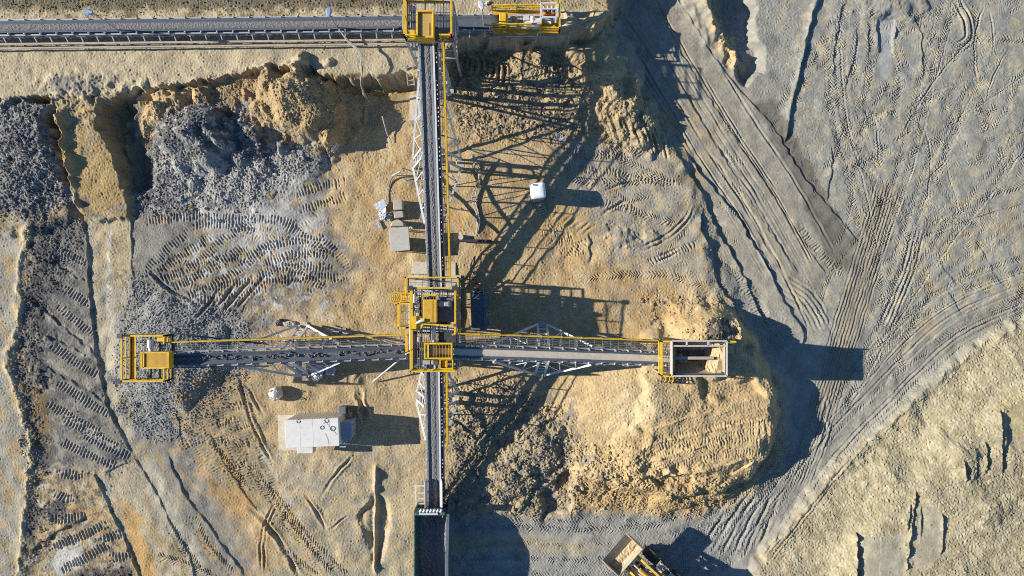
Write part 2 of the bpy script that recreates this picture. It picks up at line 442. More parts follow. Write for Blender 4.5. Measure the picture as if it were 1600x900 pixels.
# top left heaps
paint([(-40, 160), (85, 156), (100, 205), (120, 310), (60, 335), (-40, 340)], DGREY, .95, 8, 5)
blotch([(-40, 160), (100, 160), (120, 330), (-40, 340)], (160, 158, 156), .8, 22, .2, 10, seed=29)
blotch([(-40, 160), (100, 160), (120, 330), (-40, 340)], (90, 90, 92), .7, 18, .5, 10, seed=30)
paint([(118, 150), (156, 150), (172, 200), (191, 250), (203, 300), (207, 345), (132, 345), (121, 310), (106, 260), (97, 205), (84, 155)], (192, 160, 96), 1, 4, 2, 20)
paint([(80, 118), (120, 118), (150, 122), (150, 150), (90, 152)], (168, 158, 140), .6, 10, 5)
paint([(78, 125), (118, 122), (104, 150), (88, 148)], (110, 112, 114), .8, 6, 4)
paint([(170, 150), (240, 140), (400, 110), (520, 120), (640, 125), (600, 200), (520, 220), (500, 300), (400, 330), (205, 340), (190, 240)], (180, 152, 104), 1, 8, 4)
paint([(230, 170), (330, 160), (400, 200), (450, 225), (520, 240), (500, 300), (400, 320), (210, 345), (205, 300), (225, 240)], (126, 124, 122), .95, 10, 8)
blotch([(230, 170), (400, 160), (520, 240), (500, 300), (205, 340)], (172, 172, 172), .9, 26, .35, 10, seed=31)
blotch([(230, 170), (380, 160), (420, 240), (330, 340), (205, 340)], (90, 90, 92), .8, 20, .3, 10, seed=32)
paint([(178, 160), (215, 158), (226, 200), (240, 232), (238, 300), (206, 305), (193, 245)], (112, 106, 98), .85, 9, 4)
paint([(250, 245), (330, 235), (400, 250), (470, 245), (470, 300), (400, 318), (280, 312)], (186, 182, 176), .75, 16, 10)
paint([(405, 130), (470, 118), (545, 150), (530, 215), (450, 215), (405, 190)], (192, 162, 110), 1, 10, 6)
paint([(215, 150), (280, 140), (330, 150), (290, 170), (240, 200), (222, 220)], (206, 174, 120), 1, 6, 4)
# dark ground with dozer marks
DK = [(40, 340), (205, 345), (400, 320), (500, 320), (560, 420), (520, 470), (430, 490), (400, 540), (340, 620), (400, 740), (330, 800), (200, 760), (150, 740), (50, 740), (36, 600), (30, 480)]
paint(DK, (146, 139, 129), .95, 22, 14)
blotch(DK, (112, 109, 106), .8, 46, .15, 12, seed=33)
paint([(44, 340), (130, 330), (140, 470), (70, 480), (60, 640), (75, 720), (45, 700), (28, 570), (36, 470)], (122, 118, 113), .85, 18, 12)
blotch([(36, 340), (80, 340), (75, 720), (30, 700)], (84, 84, 86), .9, 24, -.1, 10, seed=34)
paint([(300, 320), (440, 310), (500, 330), (510, 400), (440, 420), (330, 370)], (188, 186, 184), .75, 22, 10)
blotch([(270, 320), (500, 320), (520, 500), (300, 480)], (196, 194, 190), .7, 34, .35, 20, seed=35)
blotch([(230, 360), (540, 340), (540, 520), (260, 470)], (190, 160, 104), .55, 26, .4, 20, seed=36)
paint([(210, 350), (285, 348), (305, 370), (240, 420), (210, 420)], (148, 144, 136), .9, 5, 2)
# light haul strip running down the left
ST = [(134, 342), (206, 342), (208, 440), (214, 520), (205, 560), (215, 640), (230, 700), (300, 800), (340, 920), (225, 920), (190, 830), (150, 738), (205, 715), (172, 640), (155, 575), (147, 500)]
paint(ST, (184, 170, 140), 1, 4, 2)
paint([(150, 350), (198, 350), (200, 440), (150, 450)], (200, 176, 128), .8, 8, 3)
streak([(172, 350), (170, 400), (168, 450), (170, 500)], (226, 220, 208), 4, .8)
blotch([(150, 420), (215, 420), (215, 560), (160, 560)], (160, 156, 146), .7, 26, .2, 10, seed=37)
blotch([(185, 420), (215, 420), (215, 560), (190, 560)], (160, 128, 76), .7, 18, .3, 6, seed=38)
# gravel fan below the stacker
GR = [(205, 430), (240, 440), (300, 470), (370, 480), (400, 530), (390, 590), (345, 640), (290, 690), (230, 690), (190, 640), (175, 590), (185, 520)]
paint(GR, (158, 157, 154), 1, 16, 8, grain=2.6)
# lower left
LL = [(50, 735), (150, 740), (190, 830), (225, 920), (30, 920), (40, 800)]
paint(LL, (186, 158, 106), .9, 8, 5)
blotch(LL, (112, 106, 98), .8, 22, .3, 8, seed=39)
blotch(LL, (198, 192, 178), .6, 26, .8, 8, seed=40)
paint([(42, 790), (100, 785), (130, 800), (60, 808), (50, 860), (40, 870)], (90, 90, 94), .8, 6, 4)
paint([(118, 890), (205, 888), (215, 920), (100, 920)], (84, 84, 90), .8, 6, 4)
paint([(70, 862), (120, 845), (130, 880), (95, 905), (75, 880)], (212, 212, 206), .7, 8, 4)
LM = [(200, 680), (280, 690), (330, 760), (400, 860), (420, 920), (330, 920), (290, 850), (240, 760)]
paint(LM, (156, 149, 136), .9, 8, 4, grain=.7)
blotch([(200, 680), (400, 680), (560, 920), (230, 920)], (128, 124, 116), .4, 50, .3, 14, seed=41, ang=55, stretch=3)
blotch([(200, 700), (420, 700), (470, 920), (200, 920)], (186, 154, 100), .6, 50, .6, 14, seed=42, ang=55, stretch=3)
paint([(188, 780), (215, 800), (240, 880), (250, 920), (225, 920), (200, 850)], (204, 160, 84), .85, 5, 3)
paint([(330, 760), (380, 765), (410, 830), (360, 800)], (206, 160, 82), .85, 8, 5)
paint([(215, 720), (245, 730), (300, 830), (310, 880), (250, 830)], (192, 180, 154), .7, 8, 4)
paint([(390, 700), (660, 700), (648, 920), (440, 920), (400, 800)], (196, 174, 132), .9, 14, 8)
blotch([(390, 700), (640, 700), (640, 920), (430, 920)], (174, 164, 142), .8, 50, 0, 16, seed=43)
blotch([(390, 780), (480, 780), (500, 920), (400, 920)], (194, 158, 98), .7, 40, .3, 10, seed=44)
paint([(340, 580), (420, 590), (420, 760), (340, 760), (270, 650)], (158, 142, 112), .8, 16, 8)
blotch([(260, 580), (430, 580), (430, 780), (280, 760)], (196, 164, 110), .6, 34, .3, 12, seed=45)
for p, w, col in (([(178, 770), (200, 815), (225, 870), (240, 915)], 9, OCHRE), ([(335, 690), (372, 755), (408, 815), (440, 870)], 8, OCHRE), ([(300, 700), (350, 790), (390, 850)], 6, (186, 150, 92)), ([(100, 792), (140, 800), (178, 818)], 8, (196, 152, 84)), ([(50, 845), (90, 822), (140, 800)], 5, (208, 176, 112)), ([(62, 600), (70, 650), (60, 690)], 12, (150, 112, 58)), ([(405, 905), (412, 850), (420, 800)], 7, OCHRE), ([(240, 730), (280, 810), (315, 890)], 6, (206, 198, 180)), ([(155, 745), (185, 800)], 6, (206, 198, 180)), ([(402, 690), (440, 760), (480, 820)], 6, (200, 192, 174))): streak(p, col, w, .65, 2.5, seed=int(p[0][0]))
# left edge road
LE = [(-40, 335), (44, 342), (34, 420), (35, 480), (27, 520), (16, 560), (27, 610), (44, 660), (51, 700), (47, 760), (39, 820), (31, 920), (-40, 920)]
paint(LE, (172, 164, 146), 1, 5, 2)
blotch(LE, (196, 164, 106), .7, 36, .4, 5, seed=46, ang=80, stretch=2)
streak([(44, 346), (30, 420), (30, 480), (22, 530), (12, 560), (24, 612), (40, 662), (46, 700), (42, 760), (35, 820), (30, 900)], (224, 196, 140), 5, .9)
blotch([(45, 600), (75, 600), (80, 700), (50, 700)], (150, 118, 66), .8, 24, .2, 6, seed=47)
# wide unevenness of tone everywhere
C *= (1 + 0.045 * fbm(110, 4, 0.6, 61).full() + 0.045 * gn(9, 62, .8).full())[..., None]

# ------------------------------------------------------------------ heaps, banks and broken ground
heap(40, 230, 70, 80, .4, seed=50); heap(85, 215, 30, 60, .3, seed=51); heap(15, 290, 50, 40, .3, seed=53)
rough([(-40, 165), (84, 158), (104, 260), (116, 315), (60, 335), (-40, 340)], .26, 26, 5, 12, 5, seed=54, gain=.72, grain=1.2)
stones([(-40, 165), (84, 160), (104, 260), (110, 315), (60, 335), (-40, 340)], 1200, 1.2, 4.6, seed=1)
heap(120, 135, 45, 22, .3, seed=55); stones([(78, 120), (150, 118), (150, 150), (85, 150)], 160, 1.5, 5, seed=2)
ridge([(82, 158), (93, 190), (101, 225), (108, 262), (118, 305), (130, 338)], 7, .42, 1.5, east=.7)
streak([(86, 168), (96, 195), (103, 225), (110, 262), (120, 305), (131, 338)], (196, 160, 96), 4, .8)
ridge([(160, 160), (176, 205), (192, 252), (204, 305), (207, 345)], 4, .14, 1.2)
sl, m = pmask([(60, 120), (210, 120), (215, 190), (70, 190)], 25); H[sl] += m * .05 * fbm(30, 3, .6, 8)[sl]
blotch([(90, 135), (165, 135), (190, 230), (110, 230)], (176, 160, 128), .7, 30, -.1, 14, seed=75)
# slab of the dark heap and sand heap
heap(305, 215, 74, 62, 2.0, rot=20, seed=56, rough=.3, sharp=1.2); heap(318, 200, 44, 44, .9, seed=57); heap(270, 255, 50, 50, .5, seed=58)
heap(385, 215, 50, 46, .9, seed=58, rough=.4); heap(360, 275, 70, 40, .45, seed=59)
heap(468, 165, 72, 62, 2.3, rot=15, seed=60, rough=.4); heap(430, 140, 50, 34, .7, seed=61); heap(505, 195, 34, 40, .7, seed=62)
heap(245, 170, 40, 30, .5, seed=63, rough=.5)
rough([(205, 150), (400, 115), (520, 125), (545, 190), (520, 240), (400, 320), (215, 330)], .22, 60, 5, 12, 5, seed=64, gain=.62, grain=1.6)
ridge([(222, 215), (236, 180), (262, 160), (300, 150)], 8, .5); ridge([(240, 145), (290, 142), (340, 138)], 6, .3)
stones([(215, 160), (400, 150), (510, 230), (500, 290), (400, 325), (210, 335)], 1900, 1.2, 4.5, seed=3)
stones([(205, 300), (330, 315), (470, 290), (500, 300), (400, 330), (205, 340)], 500, 1.2, 4, seed=31)
stones([(405, 120), (545, 150), (530, 220), (405, 220)], 420, 1.5, 6, seed=4)
for pts, h in (([(196, 152), (220, 139), (236, 142), (300, 131), (392, 113), (412, 106), (490, 108)], .35),):
    ridge(pts, 5, .18, wob=2)
lift([(520, 124), (640, 120), (648, 142), (600, 146), (535, 146)], -.35, 5, 2)
rough([(100, 155), (160, 152), (205, 335), (135, 340)], .05, 9, 3, 6, 3, seed=65, gain=.8)
for k in range(6):                                   # fan of raked furrows at the bench lip
    rut([(3 + k * 6, 153), (8 + k * 6, 168), (6 + k * 7, 185)], 2, .16, seed=66 + k)
# heaps by the haul road
heap(945, 96, 70, 62, 1.7, rot=40, seed=70, rough=.3); heap(948, 160, 60, 60, 1.3, seed=71, rough=.3); heap(905, 130, 60, 60, .5, seed=79); heap(985, 180, 50, 50, 1.1, rot=60, seed=72, rough=.4)
heap(880, 75, 50, 26, .7, seed=73); heap(1005, 215, 40, 32, .6, seed=74); heap(840, 110, 40, 40, .6, seed=75)
rough([(690, 62), (880, 64), (1000, 150), (1050, 240), (960, 240), (880, 215), (720, 225)], .17, 26, 5, 12, 6, seed=76, gain=.72, grain=1.4)
stones([(690, 62), (880, 64), (1000, 150), (1040, 230), (880, 215), (720, 225)], 1700, 1.5, 7, seed=5)
for k in range(9):                                   # clawed furrows
    x = 705 + k * 9
    rut([(x, 66 + k * 3), (x + 12, 85 + k * 3), (x + 8, 108 + k * 4)], 2.4, .2, seed=77 + k)
for k in range(12):
    x = 955 + k * 7
    rut([(x - 6, 165 + k * 3), (x + 3, 190 + k * 3), (x + 14, 222 + k * 3)], 2.2, .16, seed=90 + k)
for k in range(6):
    rut([(842 + k * 7, 100 - k * 2), (840 + k * 6, 125)], 2.0, .16, seed=84 + k)
# crest with the deep hollow beyond it
ridge([(1082, -40), (1090, -10), (1108, 30), (1128, 62), (1146, 88), (1160, 116)], 11, 1.15, 1.5, fade=24)
lift([(1100, -40), (1175, -40), (1178, 50), (1190, 85), (1190, 112), (1165, 128), (1150, 110), (1125, 60)], -.9, 9, 3)
ridge([(1068, -10), (1090, 40), (1112, 76)], 8, .35, 2); rough([(1075, -30), (1110, -30), (1165, 110), (1150, 120)], .2, 40, 4, 8, 3, seed=99)
paint([(1085, -30), (1108, -30), (1162, 108), (1150, 116), (1120, 76)], (212, 182, 122), .9, 6, 3)
# embankment relief
heap(1100, 512, 56, 40, .75, seed=100); heap(1088, 500, 46, 34, .6, seed=101); lift([(1094, 590), (1180, 592), (1192, 618), (1150, 626), (1100, 622)], -.55, 8, 2); heap(985, 625, 90, 60, .5, seed=102, rough=.15); heap(1120, 585, 70, 40, .35, seed=103)
rough([(880, 575), (1000, 550), (1110, 475), (1160, 505), (1210, 610), (1210, 690), (1120, 755), (980, 765), (880, 700)], .09, 40, 5, 14, 5, seed=104, gain=.6, grain=1.0)
rough([(985, 450), (1130, 455), (1175, 540), (1050, 525)], .12, 44, 5, 12, 5, seed=105, gain=.7); stones([(985, 470), (1120, 460), (1175, 540), (1030, 530)], 420, 1.2, 3.6, seed=6)
stones([(1110, 500), (1150, 500), (1150, 530), (1105, 530)], 90, 2, 6, seed=7, col=(112, 110, 110))
ridge([(1140, 480), (1152, 515), (1165, 545)], 7, .5)
for pts, h, sd_ in (([(985, 706), (1030, 690), (1090, 678), (1150, 662), (1208, 650)], .16, 110), ([(990, 730), (1040, 712), (1078, 702), (1108, 694)], .2, 111), ([(1010, 672), (1080, 650), (1150, 640), (1200, 640)], .1, 112), ([(1000, 752), (1050, 740), (1120, 728), (1180, 712)], .16, 113)):
    scarp(offset(pts, 0), h * 2, 12, 1.6, 1.2, seed=sd_, low=.6); ridge(pts, 3, h * .5, 1, seed=sd_)
for u in (1183, 1192, 1201): ridge([(u, 655), (u + 1, 690)], 3, .14, .6)
scarp([(1180, 718), (1150, 738), (1100, 744), (1060, 742), (1030, 748)], -.5, 14, 2, 1.5)
for k, (v0, v1) in enumerate(((690, 662), (712, 690), (735, 708))):
    cleats([(1000, v0), (1080, v0 - 12), (1150, v1), (1210, v1 - 6)], 12, 4.6, .045, seed=113 + k, broken=.6)
cleats([(985, 700), (1100, 690), (1205, 668)], 12, 4.6, .045, seed=117)
rough([(880, 690), (980, 700), (1180, 745), (1160, 780), (1000, 800), (890, 800)], .22, 44, 5, 12, 6, seed=118, gain=.7)
stones([(890, 690), (1000, 690), (1000, 790), (900, 795)], 620, 1.3, 5, seed=8); stones([(1000, 755), (1160, 750), (1120, 795), (1000, 800)], 480, 1.5, 6, seed=9)
heap(985, 710, 34, 46, .7, seed=119); heap(930, 740, 46, 40, .7, seed=120); heap(1050, 785, 44, 16, .5, seed=121); heap(1110, 772, 44, 14, .5, seed=122)
ridge([(985, 745), (1030, 742), (1085, 738), (1130, 732)], 5, .35); lift([(1020, 748), (1080, 742), (1090, 758), (1040, 766)], -.45, 5, 2)
# rubble field below the centre
rough([(700, 600), (800, 580), (880, 640), (900, 760), (880, 805), (750, 805), (700, 790)], .2, 30, 5, 14, 8, seed=123, gain=.72, grain=1.5)
heap(790, 740, 50, 50, .9, seed=124, rough=.5); heap(835, 705, 50, 44, .8, seed=125, rough=.5); heap(760, 690, 30, 26, .3, seed=126); heap(850, 680, 40, 30, .5, seed=127); heap(730, 640, 30, 30, .3, seed=128)
lift([(848, 775), (886, 735), (895, 742), (888, 798), (850, 806)], -.7, 7, 3)
stones([(705, 620), (800, 600), (880, 650), (895, 770), (870, 805), (740, 805)], 1900, 1.3, 5, seed=10)
# right slope: scuffed faces and dug slots
rough(SL, .13, 90, 5, 10, 4, seed=130, gain=.5, grain=.75)
sl, m = pmask(SL, 14, 4); H[sl] += m * (.008 * gn(18, 131, .6, 50, 3)[sl] + .004 * gn(7, 132, .6, 45, 3)[sl])
for k in range(11):
    heap(rnd.uniform(1330, 1600), rnd.uniform(600, 880), rnd.uniform(24, 60), rnd.uniform(20, 40), rnd.uniform(.12, .34), rot=rnd.uniform(0, 180), seed=133 + k)
for q in ([(1345, 842), (1416, 836), (1414, 915), (1348, 915)], [(1434, 782), (1470, 795), (1470, 872), (1424, 896)], [(1574, 640), (1640, 610), (1640, 690), (1574, 700)]):
    sl, m = pmask(q, 5, 1); H[sl] += (np.median(H[sl]) - .05 - H[sl]) * m * .85; GA[sl] *= 1 - .6 * m
stones([(1500, 700), (1600, 690), (1600, 830), (1530, 830)], 420, 1.3, 4.5, seed=11); stones([(1330, 690), (1380, 660), (1360, 720), (1300, 745)], 200, 1.5, 5, seed=12)
stones([(1230, 780), (1420, 640), (1500, 600), (1600, 560), (1600, 880), (1200, 900)], 220, 1.2, 3.5, seed=13)
for pts, h in (([(1506, 718), (1508, 735), (1510, 754)], .55), ([(1525, 705), (1526, 748)], .25), ([(1540, 690), (1542, 715), (1541, 742)], .42), ([(1563, 640), (1566, 690), (1566, 738)], .5), ([(1572, 650), (1572, 700)], .3),
               ([(1433, 768), (1427, 810), (1421, 850), (1417, 893)], .5), ([(1424, 788), (1418, 830)], .4), ([(1473, 803), (1474, 835), (1470, 868)], .42), ([(1440, 790), (1440, 840)], .2), ([(1338, 832), (1339, 865), (1337, 915)], 1.1)):
    scarp(pts, h * 1.5, 12, 1.3, .8, low=.55, fade=8)
ridge([(1612, 498), (1560, 522), (1500, 562), (1440, 612), (1400, 652), (1350, 692), (1310, 727), (1262, 782), (1232, 822), (1192, 862)], 6, .18, 2); stones([(1600, 500), (1440, 606), (1310, 720), (1190, 856), (1205, 862), (1320, 735), (1450, 618), (1600, 515)], 260, 1.2, 3.5, seed=14)
# left: slope of dark soil under the road edge
ridge([(44, 346), (30, 420), (31, 480), (23, 530), (13, 560), (25, 612), (41, 662), (48, 700), (43, 760), (36, 820), (30, 905)], 6, .14, 1.5)
rough([(40, 340), (132, 335), (135, 400), (70, 480), (60, 640), (70, 740), (45, 800), (36, 700), (20, 570), (34, 480)], .12, 36, 5, 10, 5, seed=150, gain=.62, grain=1.5)
stones([(46, 345), (132, 335), (130, 380), (75, 480), (66, 640), (74, 740), (52, 760), (30, 570), (42, 480)], 1100, 1.2, 4, seed=15)
stones([(45, 790), (110, 785), (60, 870), (45, 870)], 260, 1.4, 5, seed=16); stones([(120, 890), (205, 888), (215, 918), (105, 918)], 260, 1.4, 5, seed=17)
heap(60, 590, 22, 24, .3, seed=151); heap(62, 520, 26, 40, .15, seed=152); heap(66, 390, 26, 40, .15, seed=153)
for p in ([(62, 488), (95, 508), (150, 548)], [(90, 412), (112, 425), (138, 446)], [(58, 560), (100, 580), (150, 610)], [(80, 528), (120, 548), (156, 566)], [(70, 648), (110, 664), (160, 690)], [(60, 735), (90, 728), (128, 738)]): streak(p, (190, 182, 166), 3.5, .6, seed=int(p[0][0]))
for pts in ([(45, 470), (75, 490), (110, 520), (150, 552)], [(62, 565), (100, 590), (140, 612), (165, 630)], [(60, 520), (100, 538), (140, 556)], [(75, 400), (100, 420), (138, 442)], [(62, 735), (100, 742), (150, 738)], [(205, 720), (180, 730), (160, 738)]):
    scarp(pts, .28, 14, 2, 2); stones(offset(pts, 4) + offset(pts, -4)[::-1], 70, 1.2, 4, seed=len(pts) * 7)
# gravel cone under the stacker
heap(262, 555, 100, 92, 1.5, seed=155, rough=.15)
stones(GR, 2600, 1.2, 3.2, seed=18, flat=.9)

# ------------------------------------------------------------------ edges of the cut strips (low steps, high on the west)
E1 = [(127, 335), (136, 372), (139, 420), (143, 480), (149, 540), (158, 590), (170, 640), (185, 668), (207, 710)]
scarp(E1, .36, 34, 2, 1.2)
scarp([(207, 335), (206, 400), (209, 460)], .22, 14, 1.5, 1)
scarp([(207, 710), (228, 742), (250, 780), (264, 812), (286, 850), (300, 880), (306, 915)], .2, 26, 1.8, 1)
scarp([(148, 738), (164, 775), (186, 822), (206, 866), (222, 915)], .34, 26, 1.8, 1)
scarp([(262, 710), (278, 745), (288, 770), (310, 800), (338, 838), (360, 868), (384, 900)], .24, 26, 1.8, 1)
scarp([(325, 672), (340, 706), (365, 745), (385, 775), (404, 800), (440, 850), (470, 890)], .16, 22, 1.8, 1)
scarp([(274, 640), (282, 680), (288, 702)], .2, 12, 1.5)
scarp([(165, 850), (200, 845)], .0, 10)
rut([(230, 420), (260, 448), (300, 470), (330, 490)], 2.5, .14)
for pts in ([(140, 805), (120, 815), (80, 838), (46, 861)],): scarp(pts, .5, 16, 2)
scarp([(372, 590), (385, 625), (400, 660), (415, 700)], .2, 14, 1.5)
# pit of the small cutting
lift([(560, 806), (576, 786), (588, 770), (600, 780), (609, 802), (606, 830), (596, 868), (588, 884), (582, 862), (570, 836)], -.42, 6, 1.0)
ridge([(588, 722), (588, 770), (587, 820), (587, 870), (588, 900)], 2.6, .4, .3); ridge([(562, 800), (576, 783), (590, 775)], 4, .2)
heap(574, 815, 12, 22, .35, seed=158)
rut([(560, 705), (530, 735), (505, 770), (498, 785)], 2, .12); rut([(475, 770), (495, 800), (511, 832)], 2, .12); rut([(511, 832), (535, 812), (550, 802)], 1.6, .08); rut([(556, 570), (560, 612), (568, 645), (572, 668)], 3, .2, wob=2)
# haul road: ruts, windrows, steps
for pts, h in (([(1008, -15), (1045, 50), (1070, 92), (1100, 142), (1150, 216), (1200, 292), (1246, 366), (1292, 430)], .12), ([(930, 8), (980, 26), (1020, 70), (1056, 120), (1092, 182), (1130, 245), (1190, 340), (1250, 430)], .1),
               ([(1050, -15), (1092, 50), (1130, 108), (1165, 150), (1202, 190), (1240, 250)], .16), ([(905, -10), (960, 40), (1010, 110), (1040, 170), (1062, 225)], .1)):
    scarp(pts, h * 1.6, 14, 1.6, 1.2)
base = [(1000, -15), (1040, 55), (1085, 130), (1140, 220), (1200, 310), (1262, 420), (1300, 500)]
g3 = random.Random(12)
for k in range(30):
    d = g3.uniform(-66, 52); i0 = g3.randrange(0, 4); i1 = g3.randrange(i0 + 3, 8)
    seg = offset(base, d)[i0:i1]
    if d > 20 and g3.random() < .7: continue
    rut(seg, g3.uniform(.9, 1.8), g3.choice([.015, .02, .03, .05, .07]), seed=160 + k, wob=.15, berm=g3.uniform(.2, .7))
streak(offset(base, -30), (176, 160, 124), 5, .6, seed=8); streak(offset(base, 12), (182, 158, 110), 4, .5, seed=9); streak(offset(base, -52), (172, 166, 152), 6, .6, seed=10)
scarp([(1002, 150), (1022, 190), (1045, 222), (1066, 252), (1086, 286), (1101, 312), (1112, 342), (1126, 370), (1142, 392), (1152, 412), (1168, 442), (1184, 482), (1204, 520)], .55, 22, 2, 1.4)
scarp([(1072, 240), (1100, 276), (1150, 336), (1176, 380), (1192, 402), (1215, 450), (1232, 482), (1252, 510), (1259, 528), (1251, 541)], .5, 20, 2, 1.4)
scarp([(1098, 325), (1097, 360), (1111, 390), (1116, 420), (1126, 450), (1146, 475), (1156, 502), (1178, 540)], .55, 20, 2, 1.4)
scarp([(1196, 495), (1215, 520), (1235, 542)], .25, 16, 2)
stones([(1095, 325), (1105, 325), (1130, 450), (1165, 490), (1155, 505), (1115, 440)], 140, 1.5, 4.5, seed=19)
scarp([(1288, -15), (1276, 5), (1268, 32), (1258, 72), (1250, 112), (1240, 152), (1233, 190), (1227, 226)], .5, 12, 2, 1.2); ridge([(1286, -15), (1274, 5), (1266, 32), (1256, 72), (1248, 112), (1238, 152), (1231, 190), (1225, 226)], 3.5, .1, .8)
scarp([(1227, 226), (1233, 242), (1256, 276), (1290, 316), (1318, 350), (1342, 378)], .22, 16, 1.6)
scarp([(1298, 225), (1301, 250), (1296, 285), (1293, 318)], .22, 12, 1.6)
for pts in ([(1340, 40), (1336, 80), (1328, 112), (1320, 140)], [(1358, 30), (1357, 90)], [(1372, 30), (1372, 78)], [(1398, 25), (1399, 70)], [(1422, 10), (1440, 60), (1442, 125)], [(1320, 0), (1310, 40), (1304, 80), (1303, 120)]):
    scarp(pts, .22, 10, 1.6)
lift([(1372, 30), (1397, 28), (1394, 82), (1374, 82)], -.15, 3, .5); paint([(1373, 28), (1396, 28), (1393, 122), (1376, 122)], (168, 170, 172), .8, 4, 1, grain=.3)
heap(1390, 5, 60, 26, .5, seed=170, rough=.5); stones([(1330, -10), (1430, -10), (1400, 20), (1350, 30)], 220, 1.4, 5, seed=20)
stones([(1232, 40), (1262, 50), (1240, 160), (1250, 270), (1290, 300), (1240, 250), (1222, 200)], 180, 1.2, 3.5, seed=21)
grooves([(1392, 285), (1376, 340), (1352, 420), (1330, 490), (1300, 590), (1270, 690), (1240, 770)], 10, 4.8, .035)
grooves([(1438, 350), (1420, 420), (1400, 470), (1380, 520)], 4, 6.0, .045)
grooves([(1218, 440), (1262, 470), (1290, 520)], 5, 7, .04)
for k in range(15):                                 # scraped lines along the diagonal road
    d = rnd.uniform(-58, 58)
    rut(offset([(1600, 455), (1490, 505), (1395, 590), (1300, 690), (1220, 790), (1165, 860)], d), rnd.uniform(1.0, 1.6), rnd.choice([.008, .012, .02, .04]), seed=180 + k, wob=.2)
scarp([(1570, 455), (1500, 495), (1440, 545), (1380, 600), (1345, 640)], -.14, 10, 1.6); scarp([(1290, 480), (1300, 535)], .1, 10)
scarp([(1478, 452), (1495, 478), (1502, 494)], .16, 10)
for k, y in enumerate((610, 640, 672)):
    rut([(1275, y + 40), (1290, y), (1285, y - 25)], 2.4, .07, seed=200 + k)
# ------------------------------------------------------------------ prints of tracks and tyres
for k, (a, b) in enumerate([((88, 387), (136, 411)), ((100, 449), (140, 476)), ((90, 477), (147, 523)), ((80, 538), (156, 589)), ((90, 597), (176, 651)), ((74, 629), (160, 680)), ((98, 652), (186, 700)), ((128, 677), (206, 714)), ((96, 690), (185, 729)),
                            ((92, 738), (134, 744)), ((86, 770), (120, 782)), ((80, 812), (138, 806)), ((80, 857), (168, 818)), ((96, 890), (172, 850)), ((170, 872), (206, 866)), ((156, 842), (194, 832)), ((74, 395), (110, 405))]):
    cleats([a, ((a[0] + b[0]) / 2, (a[1] + b[1]) / 2 + 1.5), b], 13.5, 5.0, .075, seed=210 + k, broken=.12, jit=.05, col=(178, 172, 160), cs=.4)
g0 = random.Random(21)
fan = [[(228, 346), (300, 338), (400, 346)], [(226, 424), (262, 390), (298, 362)], [(232, 436), (290, 396), (330, 372)], [(250, 440), (310, 410), (360, 366), (400, 350)], [(268, 452), (330, 420), (380, 385)], [(285, 466), (345, 440), (400, 400), (430, 370)],
       [(462, 302), (500, 292), (542, 283)], [(468, 328), (505, 318), (542, 305)], [(400, 342), (440, 345), (470, 356)], [(440, 350), (480, 372), (512, 398)], [(400, 392), (450, 378), (505, 372)], [(410, 412), (460, 398), (520, 396)], [(400, 430), (455, 416), (520, 420)],
       [(330, 450), (390, 440), (450, 436), (540, 432)], [(430, 410), (470, 430), (512, 452)], [(300, 470), (360, 462), (420, 450)], [(400, 360), (350, 350), (300, 352)], [(215, 455), (240, 475), (262, 500)], [(500, 372), (530, 400), (546, 425)]]
for k, p in enumerate(fan):
    cleats(p, 13.5, 4.8, .06, seed=240 + k, broken=.35, sink=.02, jit=.08)
for k in range(26):
    u, v = g0.uniform(225, 500), g0.uniform(345, 470); a = R(g0.uniform(-55, 25)); L = g0.uniform(30, 90)
    if v > 350 + (u - 215) * .5 + 60 or (u < 300 and v < 420 - (u - 210) * .5): continue
    cleats([(u, v), (u + math.cos(a) * L / 2, v + math.sin(a) * L / 2 - 3), (u + math.cos(a) * L, v + math.sin(a) * L)], 13, 4.8, .04, seed=700 + k, broken=.6, sink=.01)
for k in range(4):
    rut([(300 + k * 22, 505 - k * 6), (330 + k * 22, 470 - k * 6), (352 + k * 22, 440 - k * 4)], 2.4, .13, seed=262 + k)
for k in range(9):
    x = 262 + k * 14 + g0.uniform(-3, 3); y0 = 640 - k * 7; y1 = 735 + k * 6
    cleats([(x, y0), (x + 22, (y0 + y1) / 2 - 10), (x + 62, y1)], 13.5, 4.9, g0.uniform(.035, .065), seed=270 + k, broken=.5, slant=-.35, sink=.015)
for k in range(7):
    x, y = g0.uniform(280, 380), g0.uniform(640, 740); cleats([(x, y), (x + 18, y - 8), (x + 40, y - 12)], 13, 4.8, .05, seed=282 + k, broken=.5)
rut([(372, 592), (384, 630), (402, 680), (430, 730)], 2.2, .1, seed=290); rut([(384, 592), (396, 622), (420, 660)], 2, .08, seed=291)
low = [[(400, 738), (440, 790), (490, 850), (545, 905)], [(388, 720), (420, 770), (460, 830), (520, 905)], [(410, 760), (450, 815), (480, 850)], [(260, 812), (282, 850), (320, 905)], [(300, 805), (330, 860), (370, 905)], [(238, 868), (290, 882), (340, 905)], [(330, 690), (350, 720), (390, 770)], [(440, 860), (500, 905)]]
for k, p in enumerate(low):
    tyre(p, 14, 4.8, .07, seed=290 + k, broken=.3)
twin([(412, 905), (410, 860), (416, 820), (432, 786)], 6, rut, w=1.8, dep=.07, seed=300)
rut([(470, 905), (440, 850), (410, 812), (385, 790)], 3, .1, seed=301)
